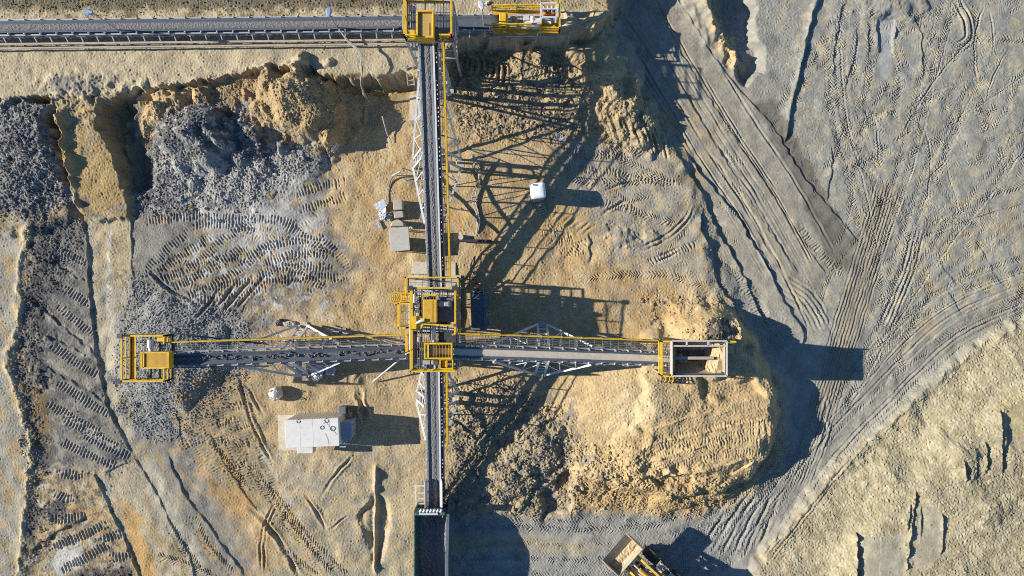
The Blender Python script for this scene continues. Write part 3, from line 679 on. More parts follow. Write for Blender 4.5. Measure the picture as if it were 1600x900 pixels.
# lower road, tyre lanes bending up to the north-east
for k, v in enumerate((808, 817, 826, 829, 846, 853, 866, 874, 885, 893, 901)):
    tyre([(700, v + 3), (800, v - 2), (900, v + 2), (1000, v - 1 - k), (1080, v - 14 - k * 3), (1160, v - 60 - k * 4), (1230, v - 140 - k * 3)], g0.choice([9, 11, 13]), 4.8, g0.choice([.03, .045, .06]), seed=310 + k, broken=.55)
for k in range(7):
    tyre([(1010 + k * 16, 905), (1060 + k * 17, 850 + k * 2), (1120 + k * 15, 795), (1170 + k * 13, 735), (1215 + k * 10, 690)], 10, 4.8, .06, seed=325 + k, broken=.4)
for k in range(6):
    rut([(1090 + k * 18, 870), (1120 + k * 16, 820), (1160 + k * 12, 770)], 2.4, .08, seed=335 + k)
tyre([(1225, 770), (1280, 700), (1360, 620), (1450, 545), (1560, 485), (1620, 462)], 13, 4.8, .05, seed=340); tyre([(1255, 775), (1330, 690), (1420, 600), (1510, 535), (1620, 480)], 13, 4.8, .05, seed=341)
tyre([(1210, 830), (1290, 735), (1380, 655), (1470, 580), (1560, 515)], 10, 4.8, .05, seed=342)
for k in range(8):
    tyre([(1100 + k * 3, 470 - k * 40), (1150 + k * 4, 520 - k * 42)], 12, 4.8, .05, seed=343 + k)
cleats([(1150, 425), (1192, 500), (1215, 540)], 14, 4.8, .06, seed=352); cleats([(1175, 450), (1208, 520)], 12, 4.8, .05, seed=353); cleats([(1250, 355), (1290, 405), (1322, 430)], 13, 4.6, .06, seed=354)
# centre right traffic area
for k, p in enumerate([[(880, 262), (950, 268), (1010, 282), (1060, 285)], [(875, 275), (940, 285), (1055, 280)], [(960, 242), (1000, 262), (1060, 290)], [(880, 232), (930, 240), (985, 246)], [(945, 300), (985, 278), (1040, 276)], [(940, 330), (985, 312), (1020, 305)], [(900, 305), (930, 315), (1000, 330)],
                       [(985, 330), (1040, 345), (1080, 340)], [(1020, 400), (1060, 370), (1085, 340)], [(1010, 412), (1055, 395), (1090, 380)], [(910, 436), (975, 430), (1060, 428)], [(1030, 425), (1080, 440), (1110, 450)], [(890, 400), (905, 385), (920, 375)], [(905, 262), (960, 300), (1010, 350)], [(880, 250), (990, 235), (1030, 245)]]):
    (tyre if k % 3 else cleats)(p, 12, 4.8, .065, seed=360 + k, broken=.35)
twin([(1000, 390), (1040, 372), (1070, 345), (1085, 318)], 7, rut, w=1.8, dep=.08, seed=380); twin([(1015, 410), (1045, 398), (1070, 385)], 6, rut, w=1.8, dep=.08, seed=381)
rut([(935, 340), (960, 322), (990, 310)], 2, .1, seed=382); rut([(940, 300), (970, 288), (1000, 284)], 2, .08, seed=383)
for p in ([(945, 340), (952, 360), (958, 378)], [(985, 360), (1000, 375), (1008, 382)], [(920, 358), (921, 400), (919, 415)]): scarp(p, .28, 10, 1.6)
heap(968, 372, 24, 16, .3, seed=384); heap(1018, 372, 18, 12, .3, seed=385); stones([(935, 335), (1010, 340), (1030, 390), (950, 390)], 160, 1.3, 5, seed=22)
for k in range(7): rut([(858 + k * 8, 345 + k * 4), (880 + k * 9, 325 + k * 4)], 2, .1, seed=386 + k)
for k in range(9):
    cleats([(845 + k * 4, 360 + k * 5), (880 + k * 5, 352 + k * 5)], 9, 4.2, .04, seed=395 + k, broken=.6)
# big working floor at the right: many faint passes
g2 = random.Random(3)
for k in range(150):
    u, v = g2.uniform(1240, 1615), g2.uniform(-15, 480)
    if u < 1250 + v * .27: continue
    a = g2.choice([R(g2.uniform(60, 125)), R(g2.uniform(-45, -15)), R(g2.uniform(100, 140))]); L = g2.uniform(50, 200); b = g2.uniform(-.9, .9)
    p = [(u, v)]
    for q in range(4):
        u += math.cos(a) * L / 4; v += math.sin(a) * L / 4; a += b / 4; p.append((u, v))
    tyre(p, g2.choice([9, 11, 12]), 4.6, g2.choice([.03, .045, .06, .08]), seed=410 + k, broken=.7)
    if k % 5 == 0: rut(p, g2.uniform(.9, 1.4), g2.choice([.02, .035, .06]), seed=580 + k)
sw = [(1330, -20), (1318, 90), (1330, 200), (1372, 300), (1400, 380)], [(1480, -20), (1440, 120), (1410, 240), (1380, 330), (1340, 440)], [(1560, 40), (1500, 160), (1440, 280), (1400, 400), (1350, 520)], [(1610, 180), (1540, 280), (1460, 380), (1380, 500), (1300, 640)], [(1620, 320), (1540, 380), (1440, 460), (1340, 570), (1270, 690)], [(1610, 400), (1500, 440), (1400, 510), (1310, 620)], [(1300, 180), (1330, 260), (1380, 310), (1450, 340), (1560, 350)], [(1290, 60), (1300, 180), (1330, 300), (1350, 400)]
for k, p in enumerate(sw):
    for q in (0, 17): tyre(offset(p, q), 10, 4.6, .055 if k % 2 else .04, seed=620 + 2 * k + (q > 0), broken=.45, sink=.025)
    if k % 2: rut(offset(p, 22), 1.2, .035, seed=640 + k)
twin([(1490, -10), (1510, 30), (1512, 60), (1490, 75)], 10, rut, w=1.8, dep=.1, seed=490); tyre([(1320, -5), (1308, 50), (1303, 130), (1310, 190)], 11, 4.6, .06, seed=491); tyre([(1362, 80), (1358, 130), (1345, 175)], 11, 4.6, .06, seed=492)
tyre([(1420, 10), (1450, 50), (1475, 75)], 13, 4.6, .06, seed=493); tyre([(1400, 70), (1420, 110), (1440, 140)], 13, 4.6, .06, seed=494)
for p in ([(1366, 150), (1390, 144), (1405, 140)], [(1360, 190), (1395, 168)], [(1388, 165), (1384, 182)], [(1430, 140), (1460, 128)], [(1450, 150), (1480, 138), (1510, 130)], [(1425, 180), (1440, 205)], [(1350, 325), (1355, 345)], [(1446, 330), (1448, 365)]):
    scarp(p, .16, 8, 1.5)
scarp([(1520, 370), (1555, 430), (1570, 450)], .12, 14, 2); scarp([(1463, 405), (1490, 440), (1505, 455)], .1, 14, 2)
# foot marks over the sand
for (p, n, a) in (([(0, 66), (640, 66), (640, 106), (400, 100), (200, 130), (0, 146)], 520, .034), ([(540, 200), (640, 200), (640, 430), (540, 430)], 300, .034), ([(780, 330), (920, 360), (1000, 440), (780, 450)], 300, .04), ([(400, 600), (560, 600), (420, 640), (400, 700)], 120, .034), ([(700, 240), (800, 240), (760, 400), (710, 400)], 200, .034), ([(600, 400), (640, 400), (640, 520), (470, 520)], 150, .034)):
    pp = np.array(G(p)); sl, m = pmask(pp, 3, raw=True)
    i0, j0 = sl[0].start, sl[1].start
    for _ in range(n):
        i = int(rng.integers(2, max(3, m.shape[0] - 8))); j = int(rng.integers(2, max(3, m.shape[1] - 8)))
        if m[i, j] < .5: continue
        y = np.arange(-4, 5)[:, None]; x = np.arange(-4, 5)[None, :]; th = rng.random() * 3.14
        xa, ya = x * math.cos(th) + y * math.sin(th), -x * math.sin(th) + y * math.cos(th)
        q = -np.exp(-((xa / 2.4) ** 2 + (ya / 1.3) ** 2)) + .5 * np.exp(-(((xa - 2.6) / 1.6) ** 2 + (ya / 1.4) ** 2))
        a0, b0 = i0 + i - 4, j0 + j - 4
        if a0 < 0 or b0 < 0 or a0 + 9 > NV or b0 + 9 > NU: continue
        H[a0:a0 + 9, b0:b0 + 9] += (a * .75 * (0.2 + rng.random() ** 2 * 1.3) * q).astype(np.float32)
for k in range(10): cleats([(560 + k * 2, 230 + k * 3), (610 + k, 222 + k * 4)], 9, 4.4, .018, seed=500 + k, broken=.7)
# fine grain everywhere, coarser where the soil is loose
H += S
f1, f2, f3 = gn(3.4, 71, .4).full(), gn(6, 72, .5).full(), gn(14, 73, .6).full()
H += GA * (0.0030 * f1 * np.abs(f1) + 0.0016 * f1 + 0.0034 * f2 * np.abs(f2) + 0.0018 * f2 + 0.0026 * f3)
_l = C @ np.array([.25, .6, .15], np.float32)
C += (_l[..., None] - C) * 0.20
C *= np.array([1.0, .985, .905], np.float32)

# ------------------------------------------------------------------ loose stones and clods, as real pieces
def scatter(zones):
    ph = (1 + 5 ** .5) / 2
    iv = np.array([(-1, ph, 0), (1, ph, 0), (-1, -ph, 0), (1, -ph, 0), (0, -1, ph), (0, 1, ph), (0, -1, -ph), (0, 1, -ph), (ph, 0, -1), (ph, 0, 1), (-ph, 0, -1), (-ph, 0, 1)]) / 1.9
    it = np.array([(0, 11, 5), (0, 5, 1), (0, 1, 7), (0, 7, 10), (0, 10, 11), (1, 5, 9), (5, 11, 4), (11, 10, 2), (10, 7, 6), (7, 1, 8), (3, 9, 4), (3, 4, 2), (3, 2, 6), (3, 6, 8), (3, 8, 9), (4, 9, 5), (2, 4, 11), (6, 2, 10), (8, 6, 7), (9, 8, 1)])
    g = np.random.default_rng(77); VV_, FF_, CC_ = [], [], []; nv = 0
    for pts, n, r0, r1, tone in zones:
        sl, m = pmask(pts, 5, 3, 30, 4); i0, j0 = sl[0].start, sl[1].start
        clump = np.clip(gn(22, n)[sl] * .5 + .5, .05, 1.2)
        pr = (m * clump).ravel(); pr = pr / pr.sum()
        k = g.choice(len(pr), n, p=pr); ii, jj = k // m.shape[1] + i0, k % m.shape[1] + j0
        r = r0 + (r1 - r0) * g.random(n) ** 3
        sc = g.uniform(.65, 1.25, (n, 1, 3)) * r[:, None, None]; sc[:, :, 2] *= .75
        v = iv[None] * (1 + g.uniform(-.28, .28, (n, 12, 1)))
        a = g.uniform(0, 6.28, n); b = g.uniform(0, 6.28, n)
        x, y, z = v[..., 0].copy(), v[..., 1].copy(), v[..., 2].copy()
        y, z = y * np.cos(b)[:, None] - z * np.sin(b)[:, None], y * np.sin(b)[:, None] + z * np.cos(b)[:, None]
        v = np.stack([x, y, z], -1) * sc
        x, y = v[..., 0] * np.cos(a)[:, None] - v[..., 1] * np.sin(a)[:, None], v[..., 0] * np.sin(a)[:, None] + v[..., 1] * np.cos(a)[:, None]
        px = (jj + U0 + g.uniform(-.5, .5, n) - 800) / PPM; py = (450 - (ii + V0 + g.uniform(-.5, .5, n))) / PPM
        P_ = np.stack([x + px[:, None], y + py[:, None], v[..., 2] + (H[ii, jj] + r * .2)[:, None]], -1)
        cc = C[ii, jj] * g.uniform(.75, 1.2, (n, 1)) * tone
        VV_.append(P_.reshape(-1, 3)); FF_.append((it[None] + (np.arange(n) * 12)[:, None, None] + nv).reshape(-1, 3)); CC_.append(np.repeat(cc, 12, 0)); nv += n * 12
    return np.concatenate(VV_), np.concatenate(FF_), np.concatenate(CC_)
rv, rf_, rc = scatter([
    ([(-10, 165), (84, 160), (104, 260), (112, 318), (60, 345), (-10, 345)], 975, 0.040, 0.150, 1.0),
    ([(225, 165), (340, 160), (400, 205), (480, 245), (400, 325), (210, 338)], 1125, 0.040, 0.150, 1.0),
    ([(405, 120), (545, 150), (530, 215), (405, 215)], 262, 0.040, 0.122, 1.0),
    ([(690, 65), (880, 66), (1000, 150), (1040, 228), (880, 215), (715, 225)], 1125, 0.040, 0.163, 1.0),
    ([(705, 615), (800, 600), (890, 660), (905, 770), (870, 806), (715, 800)], 1275, 0.040, 0.177, 1.0),
    ([(890, 690), (985, 690), (1000, 790), (900, 798)], 450, 0.040, 0.170, 1.0),
    ([(1000, 755), (1170, 745), (1120, 797), (1000, 802)], 315, 0.040, 0.136, 1.0),
    ([(1000, 470), (1120, 460), (1178, 545), (1130, 520), (1040, 520)], 315, 0.040, 0.136, .95),
    ([(1212, 590), (1222, 600), (1226, 680), (1180, 760), (1170, 748), (1212, 690)], 120, 0.032, 0.082, 1.0),
    ([(40, 340), (132, 335), (130, 380), (72, 480), (62, 640), (72, 745), (45, 800), (34, 700), (22, 570), (36, 480)], 1125, 0.032, 0.122, .95),
    ([(45, 790), (110, 785), (60, 870), (45, 870)], 165, 0.032, 0.109, 1.0), ([(120, 890), (205, 888), (215, 918), (105, 918)], 150, 0.032, 0.109, 1.0),
    (GR, 4200, .035, .085, 1.0),
    ([(1500, 700), (1600, 690), (1600, 830), (1530, 830)], 195, 0.032, 0.095, .95),
    ([(1600, 500), (1440, 606), (1310, 720), (1190, 856), (1215, 862), (1330, 735), (1455, 622), (1600, 520)], 225, 0.032, 0.088, 1.0),
    (SL, 260, .03, .09, .95), ([(1225, 40), (1262, 50), (1245, 160), (1250, 270), (1290, 300), (1235, 250), (1222, 200)], 150, 0.024, 0.068, 1.05),
    ([(0, 0), (640, 0), (640, 28), (0, 30)], 675, 0.024, 0.082, 1.0), ([(1100, 330), (1110, 330), (1135, 450), (1200, 530), (1180, 540), (1120, 450)], 105, 0.032, 0.082, 1.0)])

# ------------------------------------------------------------------ sheet far beyond the photo
def axis(a, b):
    mid = np.arange(a, b + 1, dtype=np.float64)
    st, x, out = 1.0, 0.0, []
    while x < 9000:
        st *= 1.16; x += st; out.append(x)
    out = np.array(out)
    return np.concatenate([a - out[::-1], mid, b + out])
ax, ay = axis(U0, U1), axis(V0, V1)
def fold(x, a, b):
    L = b - a
    t = np.abs((x - a + L) % (2 * L) - L)
    return np.clip(np.round(t), 0, L).astype(int)
ix, iy = fold(ax, U0, U1), fold(ay, V0, V1)
Z = H[iy][:, ix].astype(np.float64); K = np.clip(C[iy][:, ix], 0, 1); GG = np.clip(GA[iy][:, ix], 0, 2.5)[..., None]
X, Y = np.meshgrid((ax - 800) / PPM, (450 - ay) / PPM)
ny, nx = Z.shape
me = bpy.data.meshes.new('ground')
me.vertices.add(nx * ny)
me.vertices.foreach_set('co', np.stack([X, Y, Z], -1).astype(np.float32).ravel())
idx = np.arange(nx * ny, dtype=np.int32).reshape(ny, nx)
quads = np.stack([idx[:-1, :-1], idx[1:, :-1], idx[1:, 1:], idx[:-1, 1:]], -1).reshape(-1)
nq = (nx - 1) * (ny - 1)
me.loops.add(nq * 4); me.loops.foreach_set('vertex_index', quads)
me.polygons.add(nq); me.polygons.foreach_set('loop_start', np.arange(0, nq * 4, 4, dtype=np.int32))
me.update(calc_edges=True)
at = me.attributes.new('soil', 'FLOAT_COLOR', 'POINT')
at.data.foreach_set('color', np.concatenate([K, GG], -1).astype(np.float32).ravel())
ground = bpy.data.objects.new('ground', me); COL.objects.link(ground); ground['kind'] = 'structure'

gm = bpy.data.materials.new('soil'); gm.use_nodes = True
t = gm.node_tree; N = t.nodes; bs = N['Principled BSDF']
a = N.new('ShaderNodeAttribute'); a.attribute_name = 'soil'
tc = N.new('ShaderNodeTexCoord')
n1 = N.new('ShaderNodeTexNoise'); n1.inputs['Scale'].default_value = 9; n1.inputs['Detail'].default_value = 6; n1.inputs['Roughness'].default_value = .75
n2 = N.new('ShaderNodeTexNoise'); n2.inputs['Scale'].default_value = 1.6; n2.inputs['Detail'].default_value = 5
mr = N.new('ShaderNodeMapRange'); mr.inputs[1].default_value = .3; mr.inputs[2].default_value = .7; mr.inputs[3].default_value = .84 * SOILK; mr.inputs[4].default_value = 1.12 * SOILK
mr2 = N.new('ShaderNodeMapRange'); mr2.inputs[1].default_value = .3; mr2.inputs[2].default_value = .7; mr2.inputs[3].default_value = .88; mr2.inputs[4].default_value = 1.12
mu = N.new('ShaderNodeMath'); mu.operation = 'MULTIPLY'
vm = N.new('ShaderNodeVectorMath'); vm.operation = 'SCALE'
for n in (n1, n2): t.links.new(tc.outputs['Object'], n.inputs['Vector'])
t.links.new(n1.outputs[0], mr.inputs[0]); t.links.new(n2.outputs[0], mr2.inputs[0])
t.links.new(mr.outputs[0], mu.inputs[0]); t.links.new(mr2.outputs[0], mu.inputs[1])
t.links.new(a.outputs['Color'], vm.inputs[0]); t.links.new(mu.outputs[0], vm.inputs['Scale'])
t.links.new(vm.outputs[0], bs.inputs['Base Color'])
bs.inputs['Roughness'].default_value = .95; bs.inputs['Specular IOR Level'].default_value = .15
bp = N.new('ShaderNodeBump'); bp.inputs['Strength'].default_value = .45; bp.inputs['Distance'].default_value = .05
n3 = N.new('ShaderNodeTexNoise'); n3.inputs['Scale'].default_value = 14; n3.inputs['Detail'].default_value = 4; n3.inputs['Roughness'].default_value = .7
gs = N.new('ShaderNodeMath'); gs.operation = 'MULTIPLY'; gs.inputs[1].default_value = .45; gs.use_clamp = True; t.links.new(a.outputs['Alpha'], gs.inputs[0]); t.links.new(gs.outputs[0], bp.inputs['Strength'])
t.links.new(tc.outputs['Object'], n3.inputs['Vector']); t.links.new(n3.outputs[0], bp.inputs['Height']); t.links.new(bp.outputs[0], bs.inputs['Normal'])
me.materials.append(gm)

rm_ = bpy.data.meshes.new('loose_stones'); nf = len(rf_)
rm_.vertices.add(len(rv)); rm_.vertices.foreach_set('co', rv.astype(np.float32).ravel())
rm_.loops.add(nf * 3); rm_.loops.foreach_set('vertex_index', rf_.astype(np.int32).ravel())
rm_.polygons.add(nf); rm_.polygons.foreach_set('loop_start', np.arange(0, nf * 3, 3, dtype=np.int32)); rm_.update(calc_edges=True)
rm_.polygons.foreach_set('use_smooth', np.zeros(nf, bool))
at = rm_.attributes.new('soil', 'FLOAT_COLOR', 'POINT'); at.data.foreach_set('color', np.concatenate([np.clip(rc, 0, 1), np.ones((len(rc), 1))], -1).astype(np.float32).ravel())
rm_.materials.append(gm); ro_ = bpy.data.objects.new('rubble', rm_); COL.objects.link(ro_); ro_['kind'] = 'stuff'
# ------------------------------------------------------------------ materials
def mat(name, rgb, rough=.6, metal=0.0, var=.25, scale=4.0, dirt=None, dk=.35, spec=.4, bump=0.0):
    m = bpy.data.materials.new(name); m.use_nodes = True
    t = m.node_tree; N = t.nodes; b = N['Principled BSDF']
    tc = N.new('ShaderNodeTexCoord')
    geo = N.new('ShaderNodeNewGeometry')
    n = N.new('ShaderNodeTexNoise'); n.inputs['Scale'].default_value = scale; n.inputs['Detail'].default_value = 6; n.inputs['Roughness'].default_value = .65
    t.links.new(geo.outputs['Position'], n.inputs['Vector'])
    r = N.new('ShaderNodeValToRGB'); e = r.color_ramp.elements
    e[0].position = .3; e[1].position = .72
    e[0].color = [c * (1 - var) for c in rgb] + [1]; e[1].color = [min(1, c * (1 + var * .5)) for c in rgb] + [1]
    t.links.new(n.outputs[0], r.inputs[0])
    out = r.outputs[0]
    if dirt:
        n2 = N.new('ShaderNodeTexNoise'); n2.inputs['Scale'].default_value = scale * 2.3; n2.inputs['Detail'].default_value = 8; n2.inputs['Roughness'].default_value = .7
        t.links.new(geo.outputs['Position'], n2.inputs['Vector'])
        mr = N.new('ShaderNodeMapRange'); mr.inputs[1].default_value = .62 - dk * .35; mr.inputs[2].default_value = .72; mr.inputs[4].default_value = .85
        t.links.new(n2.outputs[0], mr.inputs[0])
        mx = N.new('ShaderNodeMix'); mx.data_type = 'RGBA'
        t.links.new(mr.outputs[0], mx.inputs[0]); t.links.new(out, mx.inputs[6]); mx.inputs[7].default_value = list(dirt) + [1]
        out = mx.outputs[2]
    t.links.new(out, b.inputs['Base Color'])
    b.inputs['Roughness'].default_value = rough; b.inputs['Metallic'].default_value = metal; b.inputs['Specular IOR Level'].default_value = spec
    if bump:
        bp = N.new('ShaderNodeBump'); bp.inputs['Strength'].default_value = .6; bp.inputs['Distance'].default_value = bump
        t.links.new(n.outputs[0], bp.inputs['Height']); t.links.new(bp.outputs[0], b.inputs['Normal'])
    return m
DUST = (.36, .28, .17)
M = {
 'yellow': mat('yellow_paint', (.74, .45, .012), .5, 0, .25, 2.2, (.40, .27, .09), .42),
 'yellow_dusty': mat('dusty_yellow_sheet', (.60, .345, .02), .6, 0, .25, 3, (.46, .30, .09), .5),
 'tan_sheet': mat('sand_dusted_sheet', (.47, .29, .06), .7, 0, .2, 3, (.48, .34, .15), .6),
 'steel': mat('galvanised_steel', (.42, .43, .42), .5, .2, .3, 5, DUST, .3),
 'steel_light': mat('pale_steel', (.60, .60, .58), .5, .1, .2, 5, DUST, .2),
 'steel_dark': mat('dark_steel', (.06, .065, .075), .5, .2, .4, 4, DUST, .12),
 'grating': mat('grating_steel', (.22, .23, .23), .55, .3, .3, 4, DUST, .35),
 'rubber': mat('belt_rubber', (.095, .11, .13), .7, 0, .3, 3, (.14, .13, .12), .3),
 'tyre': mat('tyre_rubber', (.03, .03, .032), .8, 0, .4, 5, (.2, .17, .12), .4),
 'gravel': mat('wet_gravel', (.20, .19, .175), .9, 0, .6, 12, (.3, .28, .25), .5, bump=.08),
 'lumps': mat('dark_lumps', (.19, .18, .17), .9, 0, .6, 9, (.26, .22, .19), .4, bump=.06),
 'sandload': mat('belt_sand', (.60, .51, .38), .95, 0, .12, 2, (.44, .38, .28), .4),
 'sandpile': mat('heaped_sand', (.50, .37, .20), .95, 0, .25, 3, (.4, .3, .16), .4, bump=.1),
 'white': mat('white_sheet', (.66, .63, .565), .55, 0, .1, 1.2, (.52, .46, .36), .3),
 'toilet_roof': mat('white_plastic', (.80, .80, .79), .4, 0, .05, 2),
 'blue': mat('blue_plastic', (.06, .17, .27), .45, 0, .2, 2, DUST, .15),
 'cream': mat('cream_cladding', (.74, .67, .54), .6, 0, .12, 2, DUST, .3),
 'grey_roof': mat('grey_roof_sheet', (.46, .43, .37), .7, 0, .14, 2, (.36, .31, .23), .5),
 'concrete': mat('concrete', (.42, .38, .31), .9, 0, .25, 2, DUST, .5, bump=.03),
 'concrete_pale': mat('pale_concrete', (.58, .51, .39), .9, 0, .18, 2, DUST, .45, bump=.03),
 'plaster': mat('grey_plastic_wrap', (.40, .41, .44), .4, 0, .3, 4, (.6, .6, .62), .5),
 'bag': mat('woven_bag_cloth', (.62, .58, .50), .8, 0, .15, 5, DUST, .3),
 'slate': mat('slate_paint', (.13, .15, .165), .5, .1, .2, 2, (.17, .17, .17), .3),
 'blue_grey': mat('blue_grey_sheet', (.36, .38, .41), .5, .1, .12, 2, DUST, .15),
 'green': mat('green_paint', (.02, .085, .07), .6, 0, .35, 3, DUST, .35),
 'orange': mat('orange_paint', (.62, .18, .02), .5, 0, .2, 3, DUST, .2),
 'wood': mat('weathered_wood', (.46, .39, .29), .85, 0, .3, 5, (.3, .24, .17), .4),
 'cable': mat('cable_sheath', (.16, .15, .14), .7, 0, .3, 4, DUST, .5),
 'cable_pale': mat('pale_cable_sheath', (.42, .39, .33), .7, 0, .2, 4, DUST, .5),
 'lamp': mat('lamp_housing', (.25, .36, .5), .4, .2, .1, 4),
 'glass': mat('dark_glass', (.02, .03, .04), .1, 0, .1, 4, spec=.6),
 'red': mat('oxide_red_paint', (.25, .06, .05), .6, 0, .3, 4, DUST, .3),
 'cat': mat('machine_yellow', (.66, .40, .04), .5, 0, .25, 3, (.42, .33, .2), .6),
 'hopper_steel': mat('dusty_hopper_steel', (.40, .36, .30), .7, .1, .25, 3, (.44, .34, .22), .7),
 'rim': mat('pale_dusty_rim', (.56, .52, .45), .7, 0, .2, 3, (.45, .33, .22), .55),
 'bucket_steel': mat('worn_bucket_steel', (.46, .39, .27), .6, .1, .25, 4, (.3, .24, .15), .45),
}

# ------------------------------------------------------------------ mesh kit
def P(u, v, z=0.0):
    """a point of the place from where it is seen in the survey photo and its height"""
    k = 1 - z / HC
    return Vector(((u - 800) / PPM * k, (450 - v) / PPM * k, z))
def gz(x, y):
    return hz(x * PPM + 800, 450 - y * PPM)
class MB:
    def __init__(s): s.v = []; s.f = []
    def add(s, vs, fs):
        o = len(s.v); s.v += [tuple(x) for x in vs]; s.f += [tuple(i + o for i in f) for f in fs]; return s
    def box(s, c, d, rz=0.0):
        c = Vector(c); x, y, z = d[0] / 2, d[1] / 2, d[2] / 2; m = Matrix.Rotation(rz, 3, 'Z')
        vs = [c + m @ Vector((a * x, b * y, e * z)) for e in (-1, 1) for b in (-1, 1) for a in (-1, 1)]
        return s.add(vs, BOXF)
    def bar(s, a, b, w, h=None, up=(0, 0, 1)):
        a, b = Vector(a), Vector(b); h = h or w; d = (b - a).normalized(); up = Vector(up)
        if abs(d.dot(up)) > .98: up = Vector((0, 1, 0))
        r = d.cross(up).normalized() * (w / 2); q = r.cross(d).normalized() * (h / 2)
        vs = [p + i * r + j * q for p in (a, b) for j in (-1, 1) for i in (-1, 1)]
        return s.add(vs, [(0, 1, 3, 2), (4, 6, 7, 5), (0, 4, 5, 1), (2, 3, 7, 6), (0, 2, 6, 4), (1, 5, 7, 3)])
    def tube(s, pts, r, n=8, cap=True):
        pts = [Vector(p) for p in pts]; k = len(pts); vs = []; ref = None
        for i in range(k):
            d = (pts[min(i + 1, k - 1)] - pts[max(i - 1, 0)]).normalized()
            if ref is None or abs(ref.dot(d)) > .95: ref = Vector((0, 0, 1)) if abs(d.z) < .9 else Vector((1, 0, 0))
            x = d.cross(ref).normalized(); y = x.cross(d)
            rr = r[i] if isinstance(r, (list, tuple)) else r
            vs += [pts[i] + (x * math.cos(2 * math.pi * j / n) + y * math.sin(2 * math.pi * j / n)) * rr for j in range(n)]
        fs = [(i * n + j, i * n + (j + 1) % n, (i + 1) * n + (j + 1) % n, (i + 1) * n + j) for i in range(k - 1) for j in range(n)]
        if cap: fs += [tuple(range(n))[::-1], tuple((k - 1) * n + j for j in range(n))]
        return s.add(vs, fs)
    def prism(s, poly, z0, z1):
        n = len(poly); vs = [(p[0], p[1], z0) for p in poly] + [(p[0], p[1], z1) for p in poly]
        return s.add(vs, [tuple(range(n))[::-1], tuple(range(n, 2 * n))] + [(i, (i + 1) % n, n + (i + 1) % n, n + i) for i in range(n)])
    def loft(s, rings, closed=True, cap=True):
        n = len(rings[0]); vs = [p for r in rings for p in r]
        fs = []
        for i in range(len(rings) - 1):
            for j in range(n if closed else n - 1):
                fs.append((i * n + j, i * n + (j + 1) % n, (i + 1) * n + (j + 1) % n, (i + 1) * n + j))
        if cap and closed: fs += [tuple(range(n))[::-1], tuple((len(rings) - 1) * n + j for j in range(n))]
        return s.add(vs, fs)
    def plate(s, a, b, c, d, t):
        """a thin panel of thickness t on four corners"""
        a, b, c, d = map(Vector, (a, b, c, d)); n = (b - a).cross(d - a).normalized() * t
        return s.add([a, b, c, d, a - n, b - n, c - n, d - n], [(0, 1, 2, 3), (7, 6, 5, 4), (0, 4, 5, 1), (1, 5, 6, 2), (2, 6, 7, 3), (3, 7, 4, 0)])
    def build(s, name, m, parent=None, bevel=0.0, smooth=False):
        me = bpy.data.meshes.new(name); me.from_pydata(s.v, [], s.f); me.materials.append(M[m] if isinstance(m, str) else m)
        if smooth:
            for p in me.polygons: p.use_smooth = True
        o = bpy.data.objects.new(name, me); COL.objects.link(o)
        if bevel:
            b = o.modifiers.new('bevel', 'BEVEL'); b.width = bevel; b.segments = 2; b.limit_method = 'ANGLE'
        if parent is not None:
            o.parent = parent; o.matrix_parent_inverse = parent.matrix_basis.inverted()
        return o
BOXF = [(0, 2, 3, 1), (4, 5, 7, 6), (0, 1, 5, 4), (2, 6, 7, 3), (0, 4, 6, 2), (1, 3, 7, 5)]
def thing(name, label, cat, loc=(0, 0, 0), group=None, rz=0.0):
    o = bpy.data.objects.new(name, None); COL.objects.link(o); o.empty_display_size = .3
    o.location = loc; o.rotation_euler = (0, 0, rz); o['label'] = label; o['category'] = cat
    if group: o['group'] = group
    return o
def tag(o, label, cat, group=None):
    o['label'] = label; o['category'] = cat; o['kind'] = 'thing'
    if group: o['group'] = group
    return o
def part_copy(o, parent, loc):
    """a copy of a part at another place (world metres) of the same thing"""
    c = o.copy(); COL.objects.link(c); c.parent = parent; c.matrix_parent_inverse = parent.matrix_basis.inverted(); c.location = loc
    return c
def rail(mb, pts, h=1.0, t=.085, post=1.5, mid=True, toe=True):
    """handrail on the points of a walkway edge"""
    pts = [Vector(p) for p in pts]; up = Vector((0, 0, 1))
    for a, b in zip(pts, pts[1:]):
        mb.bar(a + up * h, b + up * h, t * .8)
        if mid: mb.bar(a + up * h * .55, b + up * h * .55, t * .6)
        if toe: mb.bar(a + up * .08, b + up * .08, .03, .16)
        n = max(1, int((b - a).length / post + .5))
        for i in range(n + 1):
            p = a.lerp(b, i / n); mb.bar(p, p + up * (h + t / 2), t * .7)
def grate(mb, quad, pitch=.18, t=.03, along=True, across=None):
    """open bar grating on four corners a b c d (bars run a to b)"""
    a, b, c, d = map(Vector, quad)
    n = max(2, int((d - a).length / pitch))
    for i in range(n + 1):
        mb.bar(a.lerp(d, i / n), b.lerp(c, i / n), t, .04)
    n = max(2, int((b - a).length / (across or pitch * 2.5)))
    for i in range(n + 1):
        mb.bar(a.lerp(b, i / n) - Vector((0, 0, .03)), d.lerp(c, i / n) - Vector((0, 0, .03)), t, .03)
def rough_strip(mb, A, B, side, w, n=90, m=7, h=.1, lump=.05, seed=1, up=Vector((0, 0, 1))):
    """a bed of loose material along A-B"""
    g = random.Random(seed); rows = []
    for i in range(n + 1):
        p = A.lerp(B, i / n); row = []
        for j in range(m):
            q = j / (m - 1) * 2 - 1
            row.append(p + side * (q * w / 2 * (1 + .12 * g.uniform(-1, 1))) + up * (h * (1 - q * q) + (0 if abs(q) == 1 else g.uniform(-lump, lump))))
        rows.append(row)
    mb.loft(rows, closed=False, cap=False)
    return mb
